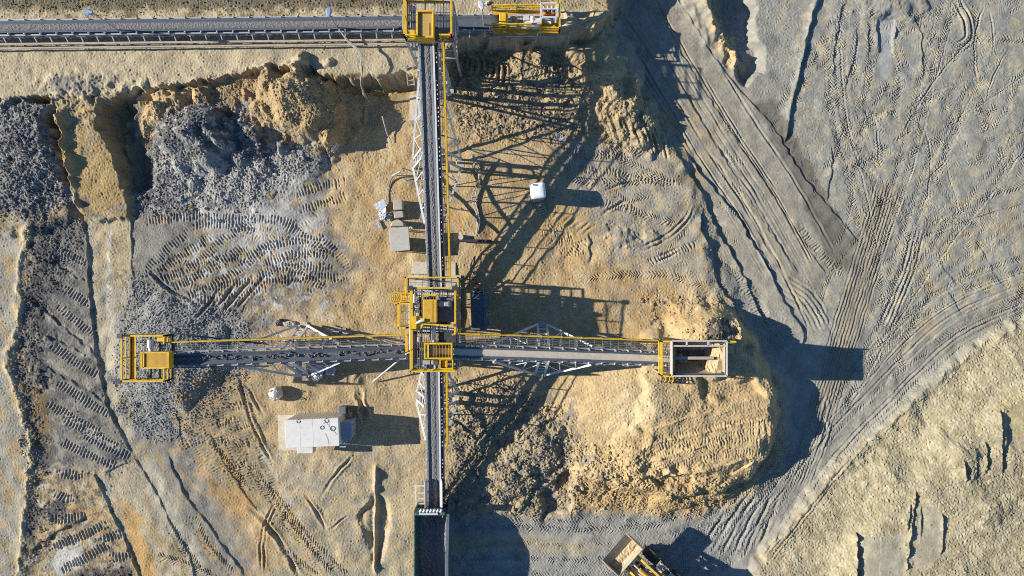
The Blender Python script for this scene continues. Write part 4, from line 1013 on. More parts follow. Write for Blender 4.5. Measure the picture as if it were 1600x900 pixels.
# ------------------------------------------------------------------ belt conveyors
UP = Vector((0, 0, 1))
def conveyor(name, label, A, B, bw=.95, load='gravel', walk=None, walk_span=(0, 1), walk_w=.72, lumps=False, seed=1, pitch=1.0, cover=None, loadw=.46, loadh=.06, truss=True, depth=.5, load_span=(0, 1)):
    """A low end, B high end, both on the belt's middle line; walk: +1 / -1 the side that carries the walkway"""
    A, B = Vector(A), Vector(B); d = (B - A).normalized(); L = (B - A).length
    side = d.cross(UP).normalized(); up = side.cross(d).normalized()
    t = thing(name, label, 'conveyor', ((A.x + B.x) / 2, (A.y + B.y) / 2, gz((A.x + B.x) / 2, (A.y + B.y) / 2)))
    w = bw / 2
    prof = [(-w, .17), (-w * .8, .11), (-w * .42, 0), (w * .42, 0), (w * .8, .11), (w, .17)]
    belt = MB()
    rings = [[A + d * s + side * x + up * (y + .0) for x, y in prof] + [A + d * s + side * x + up * (y - .03) for x, y in prof[::-1]] for s in np.linspace(0, L, max(4, int(L)))]
    belt.loft(rings); belt.box((0, 0, 0), (0, 0, 0)) if False else None
    belt.bar(A - up * .35, B - up * .35, bw * .9, .03, up=up)
    belt.build('belt', 'rubber', t, smooth=True)
    lo = MB(); a2, b2 = A.lerp(B, load_span[0]), A.lerp(B, load_span[1])
    rough_strip(lo, a2 + up * .015, b2 + up * .015, side, loadw, int(L * (9 if load != 'sandload' else 2)), 9, loadh, .02 if load != 'sandload' else .004, seed, up)
    if lumps:
        g = random.Random(seed)
        for i in range(int(L * 9)):
            s = g.random(); p = a2.lerp(b2, s) + side * g.gauss(0, .09) + up * (.08 + .02 * g.random()); r = g.uniform(.02, .06)
            q = Matrix.Rotation(g.uniform(0, 6), 3, (g.random() + .1, g.random(), g.random()))
            lo.add([p + q @ Vector((x * r * g.uniform(.7, 1.3), y * r * g.uniform(.7, 1.3), z * r)) for z in (-1, 1) for y in (-1, 1) for x in (-1, 1)], BOXF)
    lo.build('material_bed', load, t)
    # side channels, cross members
    fr = MB()
    for q in (-1, 1):
        o = side * q * (w + .12)
        fr.bar(A + o - up * .06, B + o - up * .06, .09, .16, up=up)
        fr.bar(A + o - up * depth, B + o - up * depth, .08, .1, up=up)
        n = int(L / 1.5)
        for i in range(n + 1):
            p = A.lerp(B, i / n); fr.bar(p + o - up * .1, p + o - up * depth, .06)
            if i < n and truss: fr.bar(p + o - up * .1, A.lerp(B, (i + 1) / n) + o - up * depth, .045)
    n = int(L / 1.5)
    for i in range(n + 1):
        p = A.lerp(B, i / n); fr.bar(p - side * (w + .12) - up * depth, p + side * (w + .12) - up * depth, .06)
        if i < n and truss: fr.bar(p - side * (w + .12) - up * depth, A.lerp(B, (i + 1) / n) + side * (w + .12) - up * depth, .04)
    fr.build('frame', 'steel', t)
    # idler sets
    idm = MB()
    for q in (-1, 1):
        idm.bar(side * q * (w + .13) + up * .0, side * q * (w + .06) + up * .2, .09, .06, up=d)
        idm.tube([side * q * w * .5 - up * .06, side * q * w * 1.06 + up * .1], .05, 8)
    idm.tube([-side * w * .5 - up * .06, side * w * .5 - up * .06], .05, 8)
    n = int(L / pitch); first = None
    for i in range(1, n):
        p = A.lerp(B, i / n)
        if first is None:
            first = idm.build('idler', 'steel_light', t); first.location = p; first.matrix_parent_inverse = t.matrix_basis.inverted()
        else:
            part_copy(first, t, p)
    if walk:
        a3, b3 = A.lerp(B, walk_span[0]), A.lerp(B, walk_span[1])
        i0 = side * walk * (w + .2); i1 = side * walk * (w + .2 + walk_w)
        wk = MB(); grate(wk, (a3 + i0 - up * .12, b3 + i0 - up * .12, b3 + i1 - up * .12, a3 + i1 - up * .12), .12, .03, across=.6)
        wk.bar(a3 + i1 - up * .14, b3 + i1 - up * .14, .05, .1, up=up)
        m = int((b3 - a3).length / 2)
        for i in range(m + 1):
            p = a3.lerp(b3, i / m); wk.bar(p + i1 - up * .18, p + side * walk * w - up * .3, .06)
        wk.build('walkway', 'grating', t)
        hr = MB(); rail(hr, [a3 + i1 - up * .1, b3 + i1 - up * .1], 1.0, .1, 1.5); hr.build('handrail', 'yellow', t)
    if cover:
        cv = MB(); o = side * cover * (w + .06)
        cv.bar(A + o + up * .2, B + o + up * .2, .12, .1, up=up); g = random.Random(seed)
        for i in range(int(L / .3)):
            if g.random() < .7:
                p = A.lerp(B, (i + .5) / int(L / .3)) + o + side * cover * g.uniform(.12, .2) + up * .18; cv.bar(p - d * .05, p + d * .05, .09, .05, up=up)
        cv.build('lit_edge_strip', 'white', t)  # white strip paints in the sunlit belt edge; ticks mark the idlers
        cv = MB(); cv.bar(A + o + side * cover * .2 + up * .14, B + o + side * cover * .2 + up * .14, .26, .05, up=up); cv.build('cover_plate', 'steel_dark', t)
    t['axis'] = 0; del t['axis']
    return t, A, B, d, side, up
def trestle(parent, A, B, s, spread, run, w=.6, depth=.5, leg=.17):
    """A-frame under the belt at distance fraction s, with raking struts up to the frame on both sides"""
    d = (B - A).normalized(); side = d.cross(UP).normalized(); up = side.cross(d).normalized(); L = (B - A).length
    p = A.lerp(B, s) - up * depth; flat = Vector((d.x, d.y, 0)).normalized()
    for q in (-1, 1):
        f = Vector((p.x, p.y, 0)) + side * q * spread; f.z = gz(f.x, f.y) - .05
        m = MB(); h = p + side * q * (w + .06)
        for e in (-.35, .35):
            m.bar(f + flat * e, h + flat * e, leg)
        k = max(2, int((h - f).length / .9))
        for i in range(1, k):
            a = f.lerp(h, i / k); m.bar(a - flat * .35, a + flat * .35, .09)
            if q > 0: a3 = a - side * 2 * (a - p).dot(side); m.bar(a + flat * .35 * (-1) ** i, a3 + flat * .35 * (-1) ** i, .055)
        m.build('leg', 'steel_light', parent)
        m = MB()
        for e in (-1, 1):
            h2 = A + d * (s * L + e * run) - up * depth + side * q * (w + .06); f2 = f + flat * e * .4 + UP * .55
            m.bar(f2, h2, leg * .9)
            h3 = h + flat * e * .4; k = max(3, int(run / 1.25))
            for i in range(1, k):                       # lacing between strut and frame
                a = f2.lerp(h2, i / k); b = A + d * (s * L + e * run * i / k) - up * depth + side * q * (w + .06)
                m.bar(a, b, .07); b2 = A + d * (s * L + e * run * (i - 1) / k) - up * depth + side * q * (w + .06)
                m.bar(a, b2, .05)
            if q > 0 and i % 2:                         # rungs tying the two raking sides
                a3 = a - side * 2 * (a - (A + d * ((a - A).dot(d)))).dot(side); m.bar(a, a3, .055)
        m.build('brace', 'steel_light', parent)
        m = MB(); m.box((f.x, f.y, f.z + .02), (.5, .5, .2), math.atan2(d.y, d.x)); m.build('footing', 'concrete', parent)
# north: from under the transfer tower up to the top tower
nA, nB = P(680, 452, 1.5), P(665.5, 42, 7.4)
tn, A, B, d, side, up = conveyor('inclined_conveyor', 'inclined conveyor carrying grey gravel up to the head tower over the bench conveyor', nA, nB, .84, 'gravel', 1, (.05, .95), .58, seed=2, cover=1, loadw=.5, pitch=.9)
trestle(tn, A, B, .545, 1.85, 5.2)
trestle(tn, A, B, .87, 1.0, 2.0)
# south: from the green bunker up into the tower
sA, sB = P(679.5, 800, .75), P(675.5, 556, 4.5)
ts, A, B, d, side, up = conveyor('feed_conveyor', 'inclined conveyor with gravel and pale skirts rising from the green bunker to the central tower', sA, sB, .84, 'gravel', 1, (.46, .93), .45, seed=3, cover=1, loadw=.5, pitch=.9)
trestle(ts, A, B, .7, 1.6, 3.2)
sk = MB()
for q, x in ((-1, -.56), (1, .56)):
    a = A + side * x + up * .1; b = A.lerp(B, .235) + side * x + up * .1
    sk.plate(a, b, b + up * .55 + side * q * .12, a + up * .6 + side * q * .12, .04 * q)
sk.build('skirt_board', 'steel_light', ts)
# west: stacker belt out over the gravel pile
wA, wB = P(655, 548.5, 3.3), P(236, 563, 5.2)
tw, A, B, d, side, up = conveyor('stacker_conveyor', 'conveyor with dark lumps on its belt reaching out over the gravel pile', wA, wB, .82, 'lumps', 1, (.04, .92), .66, lumps=True, seed=4, pitch=.95, loadw=.2, loadh=.03)
trestle(tw, A, B, .5, 1.95, 3.6)
# east: sand belt from the feed hopper to the tower
eA, eB = P(1060, 561, 3.2), P(668, 548, 5.5)
te, A, B, d, side, up = conveyor('sand_conveyor', 'conveyor with a smooth pale sand load running from the square feed hopper', eA, eB, .8, 'sandload', 1, (.08, .88), .74, seed=5, pitch=.95, loadw=.66, loadh=.07)
trestle(te, A, B, .545, 1.95, 3.6)

# the long conveyor on the bench
lA, lB = P(-60, 44, 3.0), P(790, 34.5, 3.0)
lA.z = lB.z = 3.0
tl, A, B, d, side, up = conveyor('bench_conveyor', 'long straight conveyor on the upper bench with a brown gravel load and rusty rails', lA, lB, .88, 'gravel', seed=6, pitch=1.15, loadw=.5, depth=.45, load_span=(0, .82), truss=False)
rl = MB()
for off, ww, hh in ((1.0, .14, .14), (1.3, .12, .1), (-.72, .08, .1)):
    E = A.lerp(B, (640 + 60) / 850) if off > 0 else B; rl.bar(A + side * off - UP * .62, E + side * off - UP * .62, ww, hh)
rl.build('base_rail', 'wood', tl)
n = int((B - A).length / 1.15); br = MB()
br.bar(side * .5 - UP * .1, side * .9 - UP * .5, .07); br.bar(side * .5 - UP * .1, side * .5 - UP * .95, .07); br.bar(-side * .5 - UP * .1, -side * .5 - UP * .95, .07)
first = br.build('support_bracket', 'steel_light', tl); first.location = A + d * .6; first.matrix_parent_inverse = tl.matrix_basis.inverted()
for i in range(1, n): part_copy(first, tl, A + d * (.6 + 1.15 * i))
# ------------------------------------------------------------------ towers and platforms
def posts(parent, spots, ztop, w=.16, m='steel'):
    for (x, y) in spots:
        z = gz(x, y) - .05; MB().bar((x, y, z), (x, y, ztop), w).build('column', m, parent)
def frame_rect(mb, x0, y0, x1, y1, z, w=.12, h=.2):
    for a, b in (((x0, y0), (x1, y0)), ((x1, y0), (x1, y1)), ((x1, y1), (x0, y1)), ((x0, y1), (x0, y0))):
        mb.bar((a[0], a[1], z), (b[0], b[1], z), w, h)
def floodlight(parent, p, h=1.6, m='steel_dark', k=1.0):
    mb = MB(); mb.bar(p, p + UP * h, .06); mb.box(p + UP * h, (.38 * k, .34 * k, .14)); mb.box(p + UP * (h - .1), (.28 * k, .22 * k, .08)); mb.build('floodlight', m, parent)
def rect4(x0, y0, x1, y1, z): return [Vector((x0, y0, z)), Vector((x1, y0, z)), Vector((x1, y1, z)), Vector((x0, y1, z))]
def open_box(mb, x0, y0, x1, y1, z0, z1, t=.06):
    mb.box(((x0 + x1) / 2, y0, (z0 + z1) / 2), (x1 - x0 + t, t, z1 - z0)); mb.box(((x0 + x1) / 2, y1, (z0 + z1) / 2), (x1 - x0 + t, t, z1 - z0))
    mb.box((x0, (y0 + y1) / 2, (z0 + z1) / 2), (t, y1 - y0 - t, z1 - z0)); mb.box((x1, (y0 + y1) / 2, (z0 + z1) / 2), (t, y1 - y0 - t, z1 - z0))

# --- central transfer tower
ZT = 5.0
c0, c1 = P(645, 450, ZT), P(713, 577, ZT)
tt = thing('transfer_tower', 'yellow railed transfer tower where four conveyors meet in the middle of the pit', 'transfer tower', ((c0.x + c1.x) / 2, (c0.y + c1.y) / 2, 0))
x0, x1, yN, yS = c0.x, c1.x, c0.y, c1.y
yM = P(0, 520, ZT).y
posts(tt, [(x0, yN), (x1, yN), (x0, yM), (x1, yM), (x0, yS), (x1, yS)], ZT)
fm = MB()
frame_rect(fm, x0, yM, x1, yN, ZT - .12); frame_rect(fm, x0, yS, x1, yM, ZT - .12)
for k in range(1, 5): fm.bar((x0 + (x1 - x0) * k / 5, yS, ZT - .14), (x0 + (x1 - x0) * k / 5, yN, ZT - .14), .08, .16)
for z in (1.6, 3.3):
    frame_rect(fm, x0, yS, x1, yN, z, .1, .14)
for (a, b) in (((x0, yS), (x0, yM)), ((x0, yM), (x0, yN)), ((x1, yS), (x1, yM)), ((x1, yM), (x1, yN))):
    fm.bar((a[0], a[1], 1.6), (b[0], b[1], 3.3), .08); fm.bar((a[0], a[1], 3.3), (b[0], b[1], ZT - .2), .08)
fm.build('tower_frame', 'steel', tt)
gf = MB(); grate(gf, ((x0, yM, ZT), (x0, yN, ZT), (x1, yN, ZT), (x1, yM, ZT)), .16, .03, across=.5)
grate(gf, ((x0, yS, ZT), (x0, yM, ZT), (x1, yM, ZT), (x1, yS, ZT)), .16, .03, across=.5)
xa = P(663, 0, ZT).x; xb = P(706, 0, ZT).x
gf.build('grating_floor', 'grating', tt)
dk = MB(); dk.box(((P(684, 0, ZT).x + x1) / 2, (P(0, 466, ZT).y + P(0, 503, ZT).y) / 2, ZT + .03), (x1 - P(684, 0, ZT).x - .1, P(0, 466, ZT).y - P(0, 503, ZT).y, .04)); dk.build('deck_plate', 'slate', tt)
hr = MB()
rail(hr, [(x1, yM, ZT), (x1, yN, ZT), (x0, yN, ZT), (x0, yS, ZT), (x1, yS, ZT)], 1.1, .12, 1.4)
rail(hr, [P(664, 505, ZT), (x1, yM + .55, ZT)], 1.1, .11, 1.4)
q = P(709, 521, ZT); rail(hr, [(x1, yM, ZT), (q.x, q.y - .02, ZT)], 1.1, .11)
hr.build('handrail', 'yellow', tt)
# outer service gallery one step lower
ZL = 3.6
g0, g1 = P(637, 434, ZL), P(717, 456, ZL)
lf = MB(); grate(lf, ((g0.x, g1.y, ZL), (g1.x, g1.y, ZL), (g1.x, g0.y, ZL), (g0.x, g0.y, ZL)), .16, .03, across=.5)
h0, h1 = P(626, 474, ZL), P(643, 511, ZL); k0, k1 = P(638, 511, ZL), P(650, 549, ZL)
grate(lf, ((h0.x, h1.y, ZL), (h0.x, h0.y, ZL), (x0 - .05, h0.y, ZL), (x0 - .05, h1.y, ZL)), .16, .03, across=.5)
grate(lf, ((k0.x, k1.y, ZL), (k0.x, k0.y, ZL), (x0 - .05, k0.y, ZL), (x0 - .05, k1.y, ZL)), .16, .03, across=.5)
frame_rect(lf, g0.x, g1.y, g1.x, g0.y, ZL - .12); lf.build('gallery', 'grating', tt)
hr = MB()
rail(hr, [(g1.x, P(0, 520, ZL).y, ZL), (g1.x, g0.y, ZL), (g0.x, g0.y, ZL), (g0.x, P(0, 461, ZL).y, ZL)], 1.05, .12, 1.4)
rail(hr, [(x0, h0.y, ZL), (h0.x, h0.y, ZL), (h0.x, h1.y, ZL), (k0.x, h1.y, ZL), (k0.x, k1.y, ZL), (x0, k1.y, ZL)], 1.05, .12, 1.4)
hr.build('gallery_handrail', 'yellow', tt)
posts(tt, [(g0.x + .05, g0.y - .05), (g1.x - .05, g0.y - .05), (h0.x + .05, h0.y), (h0.x + .05, h1.y), (k0.x + .05, k1.y)], ZL, .1)
# head chute of the tower, with drive
a, b = P(660.5, 468, 5.9), P(682.5, 504, 5.9)
ch = MB(); ch.box(((a.x + b.x) / 2, (a.y + b.y) / 2, 5.55), (b.x - a.x, a.y - b.y, .7)); cb = ch.build('chute', 'yellow', tt, .03)
ld = MB()
ld.box((b.x - .12, (a.y + b.y) / 2, 5.93), (.2, a.y - b.y - .08, .06)); ld.box(((a.x + b.x) / 2 - .12, (a.y + b.y) / 2, 5.92), (b.x - a.x - .34, a.y - b.y - .12, .03)); o = ld.build('chute_lid', 'yellow_dusty', cb)
fr = MB(); a2 = P(660.5, 461, 5.9); fr.bar((a.x, a2.y, 5.7), (b.x, a2.y, 5.7), .1, .2); fr.bar((a.x, a2.y, 5.7), (a.x, a.y, 5.7), .08, .2); fr.bar((b.x, a2.y, 5.7), (b.x, a.y, 5.7), .08, .2); fr.build('chute_frame', 'yellow', cb)
m1 = P(697, 475, 5.5); mo = MB(); mo.tube([m1 - Vector((.5, 0, 0)), m1 + Vector((.25, 0, 0))], .2, 14); mo.tube([m1 - Vector((.75, 0, 0)), m1 - Vector((.5, 0, 0))], .14, 12); mo.box(m1 + Vector((.05, 0, .2)), (.3, .25, .1)); mo.box(m1 - UP * .3, (.7, .4, .25)); mo.build('drive_motor', 'steel', tt, .02)
dr = MB(); c = P(651, 505, 5.6); dr.tube([c - Vector((0, .1, .25)), c + Vector((0, .1, -.25))], .6, 18)
dr = MB(); dr.tube([c + Vector((0, 0, -.5)), c + Vector((0, 0, .25))], .52, 20); dr.build('round_guard', 'yellow', tt, .03)
tb = MB(); tb.tube([c + Vector((0, 0, .32)), c + Vector((.45, .22, .42))], .1, 12); tb.box(c + Vector((.5, .25, .42)), (.2, .2, .2)); tb.build('gear_unit', 'steel_light', tt)
pp = MB(); z = 5.3
pp.tube([P(678, 505, z), P(677, 533, z)], .13, 10); pp.tube([P(676.5, 531, z), P(677.5, 536, z)], .2, 10); pp.tube([P(679.5, 576, 4.9), P(679, 563, 4.9)], .1, 8)
pp.tube([P(641.5, 515, 4.2), P(641.5, 546, 4.2)], .12, 10); pp.tube([P(647.5, 460, 5.1), P(647.5, 473, 5.1)], .1, 8); pp.build('pipe', 'steel_light', tt)
eq = MB()
for u, v, w_, l_ in ((652, 482, .25, .2), (653, 492, .2, .3), (657, 516, .3, .2), (655, 530, .25, .35), (668, 525, .3, .2), (666, 566, .6, .3), (679, 566, .4, .3), (702, 462, .4, .12), (672, 455, .7, .15)):
    eq.box(P(u, v, ZT + .15), (w_, l_, .3)); 
eq.build('equipment_box', 'steel', tt, .02)
pl = MB(); a, b = P(691, 519, ZT), P(707, 536, ZT); pl.box(((a.x + b.x) / 2, (a.y + b.y) / 2, ZT + .06), (b.x - a.x + .5, a.y - b.y, .06)); pl.build('deck_plate', 'steel_dark', tt)
tc_ = MB(); a, b = P(659, 464, 3), P(704, 506, 3); tc_.loft([rect4(a.x, b.y, b.x, a.y, 4.8), rect4(a.x, b.y, b.x, a.y, 2.8), rect4(a.x + .5, b.y + .4, b.x - .6, a.y - .4, 1.6)]); tc_.build('transfer_chute', 'steel_dark', tt)
cl_ = MB()
for i in range(18): y_ = yS + .3 + (yM - yS - .4) * i / 17; cl_.bar((x0 + .06, y_, 3.4), (x0 + .06, y_, 4.8), .2, .03)
cl_.bar((x0 + .05, yS + .2, 4.1), (x0 + .05, yM, 4.1), .03, 1.3); cl_.build('side_sheet', 'steel', tt)
# guard box over the head of the sand belt
a, b = P(663.5, 537, 6.1), P(705.5, 560, 6.1); hb = MB()
open_box(hb, a.x, b.y, b.x, a.y, 5.4, 6.1, .1); hb.bar((P(669, 0, 6.1).x, b.y, 6.05), (P(669, 0, 6.1).x, a.y, 6.05), .1, .1); gb = hb.build('belt_head_guard', 'yellow', tt)
hm = MB(); n = 9
for i in range(n + 1):
    x = a.x + (b.x - a.x) * i / n; hm.bar((x, b.y, 6.0), (x, a.y, 6.0), .018)
hm.build('guard_mesh', 'yellow', gb)
dm = MB(); dm.tube([(P(677, 0, 5.5).x, b.y + .1, 5.5), (P(677, 0, 5.5).x, a.y - .1, 5.5)], .3, 20); dm.build('head_drum', 'sandload', tt, smooth=True)
a, b = P(687.5, 562, 5.7), P(707, 576, 5.7); hb = MB(); open_box(hb, a.x, b.y, b.x, a.y, 5.0, 5.7, .08); hb.bar(((a.x + b.x) / 2, b.y, 5.65), ((a.x + b.x) / 2, a.y, 5.65), .06); hb.box((a.x + .3, (a.y + b.y) / 2, 5.3), (.4, a.y - b.y - .2, .5)); hb.build('drive_guard', 'yellow', tt)
cage = MB(); cc = P(623.5, 465, 3.2)
for z in (1.2, 2.0, 2.8, 3.6, 4.4):
    cage.tube([(cc.x + .42 * math.cos(i * math.pi / 8), cc.y + .42 * math.sin(i * math.pi / 8), z) for i in range(17)], .03, 6)
for i in range(5):
    t_ = R(90 + i * 45); cage.bar((cc.x + .42 * math.cos(t_), cc.y + .42 * math.sin(t_), 1.2), (cc.x + .42 * math.cos(t_), cc.y + .42 * math.sin(t_), 4.4), .035)
for q in (-.2, .2): cage.bar((cc.x + .3, cc.y + q, 0), (cc.x + .3, cc.y + q, 4.4), .05)
for i in range(14): cage.bar((cc.x + .3, cc.y - .2, .3 + i * .3), (cc.x + .3, cc.y + .2, .3 + i * .3), .03)
cage.build('caged_ladder', 'yellow', tt)
floodlight(tt, Vector((x0, yN, ZT)), 1.2); floodlight(tt, Vector((x1, yN, ZT)), 1.2); floodlight(tt, Vector((x1, yM + .6, ZT)), 1.1, 'red', .6)
MB().box(P(717, 494, 4.4), (.25, .5, .4)).build('switch_box', 'steel_light', tt)
pd = MB(); a, b = P(638, 430, .15), P(720, 522, .15)
pd.prism([(a.x, b.y), (b.x, b.y), (b.x, a.y), (a.x, a.y)], -.3, .12); pd.build('base_slab', 'concrete_pale', tt)
for (u0, v0, u1, v1) in ((644, 409, 668, 428), (640, 148, 657, 188), (700, 410, 712, 430)):
    a, b = P(u0, v0, .1), P(u1, v1, .1); z = gz((a.x + b.x) / 2, (a.y + b.y) / 2)
    o = MB().prism([(a.x, b.y), (b.x, b.y), (b.x, a.y), (a.x, a.y)], z - .3, z + .1).build('concrete_slab', 'concrete_pale', None, .02)
    tag(o, {644: 'small pale concrete slab on the sand north of the central tower gallery', 640: 'long pale concrete slab lying below the wooden steps beside the inclined conveyor', 700: 'narrow pale concrete slab under the foot of the inclined conveyor walkway'}[u0], 'slab', 'concrete slabs under the conveyors')
st = MB(); st.tube([P(637, 551, 3.6), P(583, 596, .1)], .055, 8); tag(st.build('guy_rod', 'steel_light'), 'thin grey steel rod slanting from the central tower gallery down to the sand', 'rod')

# --- top tower over the long belt
ZP = 7.6
c0, c1 = P(635.5, 2, ZP), P(707, 64, ZP)
tp = thing('head_tower', 'yellow railed head tower over the long bench conveyor with a sand dusted chute', 'transfer tower', ((c0.x + c1.x) / 2, (c0.y + c1.y) / 2, 2))
x0, x1, yN, yS = c0.x, c1.x, c0.y, c1.y
xs = P(690, 0, ZP).x; xc = P(653, 0, ZP).x
posts(tp, [(x0, yN), (x1, yN), (x0, yS), (x1, yS)], ZP)
fm = MB(); frame_rect(fm, x0, yS, x1, yN, ZP - .12)
for k in range(1, 5): fm.bar((x0 + (x1 - x0) * k / 5, yS, ZP - .14), (x0 + (x1 - x0) * k / 5, yN, ZP - .14), .08, .16)
for k in range(1, 3): fm.bar((x0, yS + (yN - yS) * k / 3, ZP - .14), (x1, yS + (yN - yS) * k / 3, ZP - .14), .08, .16)
for z in (4.2, 5.9): frame_rect(fm, x0, yS, x1, yN, z, .1, .14)
for (a, b) in (((x0, yS), (x0, yN)), ((x1, yS), (x1, yN))): fm.bar((a[0], a[1], 2.6), (b[0], b[1], ZP - .2), .09); fm.bar((b[0], b[1], 2.6), (a[0], a[1], ZP - .2), .09)
fm.build('tower_frame', 'steel', tp)
gf = MB(); grate(gf, ((x0, yS, ZP), (x0, yN, ZP), (x1, yN, ZP), (x1, yS, ZP)), .2, .03, across=.8); gf.build('grating_floor', 'grating', tp)
a, b = P(678, 46, ZP), P(705, 62, ZP); MB().box(((a.x + b.x) / 2, (a.y + b.y) / 2, ZP + .04), (b.x - a.x, a.y - b.y, .05)).build('deck_plate', 'slate', tp)
hr = MB(); rail(hr, [(xc, yS, ZP), (x0, yS, ZP), (x0, yN, ZP), (x1 - .6, yN, ZP)], 1.1, .13, 1.4); rail(hr, [(x1, yN - .2, ZP), (x1, yS, ZP), (xs, yS, ZP)], 1.1, .13, 1.4); hr.build('handrail', 'yellow', tp)
a, b = P(652, 17, 8.5), P(676.5, 57.5, 8.5); ch = MB(); open_box(ch, a.x, b.y, b.x, a.y, 7.4, 8.5, .1); cb = ch.build('chute', 'yellow', tp, .02)
lid = MB(); lid.box(((a.x + b.x) / 2, (a.y + b.y) / 2 - .05, 8.33), (b.x - a.x - .12, a.y - b.y - .14, .05)); lid.box((b.x - .28, (a.y + b.y) / 2 - .3, 8.37), (.06, a.y - b.y - .9, .05)); lid.build('chute_lid', 'tan_sheet', cb)
a, b = P(637, 45, 7.9), P(652, 63, 7.9); MB().box(((a.x + b.x) / 2, (a.y + b.y) / 2, 7.75), (b.x - a.x - .25, a.y - b.y - .1, .25)).build('drive_guard', 'yellow', tp, .02)
sd = MB(); a, b = P(629, 7, 6.4), P(635, 47, 6.4); frame_rect(sd, a.x, b.y, b.x, a.y, 6.4, .07, .1); sd.box(((a.x + b.x) / 2, (a.y + b.y) / 2, 6.38), (b.x - a.x, a.y - b.y, .03)); sd.build('side_gallery', 'steel', tp)
MB().box(P(646, 30, 5.5), (.35, 1.5, .9)).build('duct', 'steel_dark', tp)
MB().box(P(705, 57, ZP + .5), (.3, .4, .5)).build('switch_box', 'red', tp)
hk = MB()
for k in range(3): hk.tube([P(644 + k * 5, 65, 5.5), P(645 + k * 5, 74, 5.3)], .04, 6)
hk.tube([P(642, 75, 5.3), P(656, 75, 5.3)], .05, 6); hk.build('landing_frame', 'steel_dark', tp)

# --- drive station at the end of the long belt
zt = 3.2
td = thing('drive_station', 'yellow railed drive station with pulleys and motors at the end of the bench conveyor', 'drive station', P(825, 38, 2.0))
fm = MB()
for v in (25, 44): fm.bar(P(797, v, zt), P(846, v, zt), .14, .3)
for u in (799, 807, 820): fm.bar(P(u, 25, zt), P(u, 44, zt), .12, .25)
for u, v in ((772, 18), (772, 46), (845, 18), (845, 50), (872, 8), (872, 52), (800, 25), (800, 44)):
    p = P(u, v, zt); fm.bar((p.x, p.y, gz(p.x, p.y) - .05), (p.x, p.y, zt), .12)
fm.bar(P(776, 55.5, 2.4), P(872, 55.5, 2.4), .14, .25); fm.build('station_frame', 'steel', td)
dk = MB(); a, b = P(770, 17, zt), P(846, 23, zt); dk.box(((a.x + b.x) / 2, (a.y + b.y) / 2, zt), (b.x - a.x, a.y - b.y, .06))
a, b = P(772, 46.5, zt), P(846, 53, zt); dk.box(((a.x + b.x) / 2, (a.y + b.y) / 2, zt), (b.x - a.x, a.y - b.y, .06))
a, b = P(846, 4, zt), P(873, 13, zt); dk.box(((a.x + b.x) / 2, (a.y + b.y) / 2, zt), (b.x - a.x, a.y - b.y, .06)); a, b = P(846, 37, zt), P(873, 53, zt); dk.box(((a.x + b.x) / 2, (a.y + b.y) / 2, zt + .07), (b.x - a.x, a.y - b.y, .06)); dk.build('deck_plate', 'yellow_dusty', td)
hr = MB(); rail(hr, [P(770, 17, zt), P(845, 16, zt)], 1.0, .12); rail(hr, [P(769, 46, zt), P(845, 45.5, zt)], 1.0, .12); rail(hr, [P(844.5, 52, zt), P(873, 52, zt), P(873, 4, zt), P(846, 4, zt)], 1.05, .13); rail(hr, [P(846, 37, zt), P(873, 37, zt)], .6, .1); hr.build('handrail', 'yellow', td)
c = P(787.5, 33.5, 3.6); pg = MB(); pg.tube([c + Vector((0, -.5, 0)), c + Vector((0, .5, 0))], .3, 16); pg.box(c + Vector((-.1, 0, .2)), (.5, 1.0, .25)); pg.build('pulley_guard', 'yellow', td, .03)
mo = MB(); c = P(832, 36, 3.5)
mo.tube([c + Vector((-.5, -.2, 0)), c + Vector((.6, .1, 0))], .28, 14); mo.tube([c + Vector((0, -.4, .1)), c + Vector((0, .4, .1))], .2, 12); mo.box(c + Vector((.3, -.3, .1)), (.5, .3, .4)); mo.box(c + Vector((-.45, .3, 0)), (.4, .35, .5)); mo.tube([P(847, 29, 3.7), P(862, 35, 3.7)], .17, 12); mo.box(P(868, 31, 3.7), (.3, .35, .3)); mo.build('drive_motor', 'steel_light', td, .02)
wf = MB()
zc = 4.3; a, b = P(845, 5, zc), P(871, 27, zc); frame_rect(wf, a.x, b.y, b.x, a.y, zc, .12, .12)
wf.bar(P(845, 14, zc), P(871, 14, zc), .1); wf.bar(P(845, 27, zc), P(845, 36, zc), .1); wf.bar(P(868, 27, zc), P(868, 36, zc), .1)
for u, v in ((845, 5), (871, 5), (845, 27), (871, 27)): wf.bar(P(u, v, zc), P(u, v, zc) - UP * 1.1, .1)
wf.build('roller_cradle', 'steel_light', td)
ro = MB()
for k in range(4): ro.tube([P(848 + k * 6.5, 13.5, 4.1), P(852 + k * 6.5, 13.5, 4.1)], .22, 14)
ro.build('roller', 'blue_grey', td, smooth=True)
wm = MB(); wm.box(P(858, 20.5, 3.6), (.9, .5, .5)); wm.tube([P(850, 21, 3.9), P(866, 20, 3.9)], .14, 10); wm.build('winch', 'orange', td, .04)
MB().tube([P(843, 47, 4.0), P(836, 66, 2.3)], .04, 6).build('stay_rod', 'steel', td)

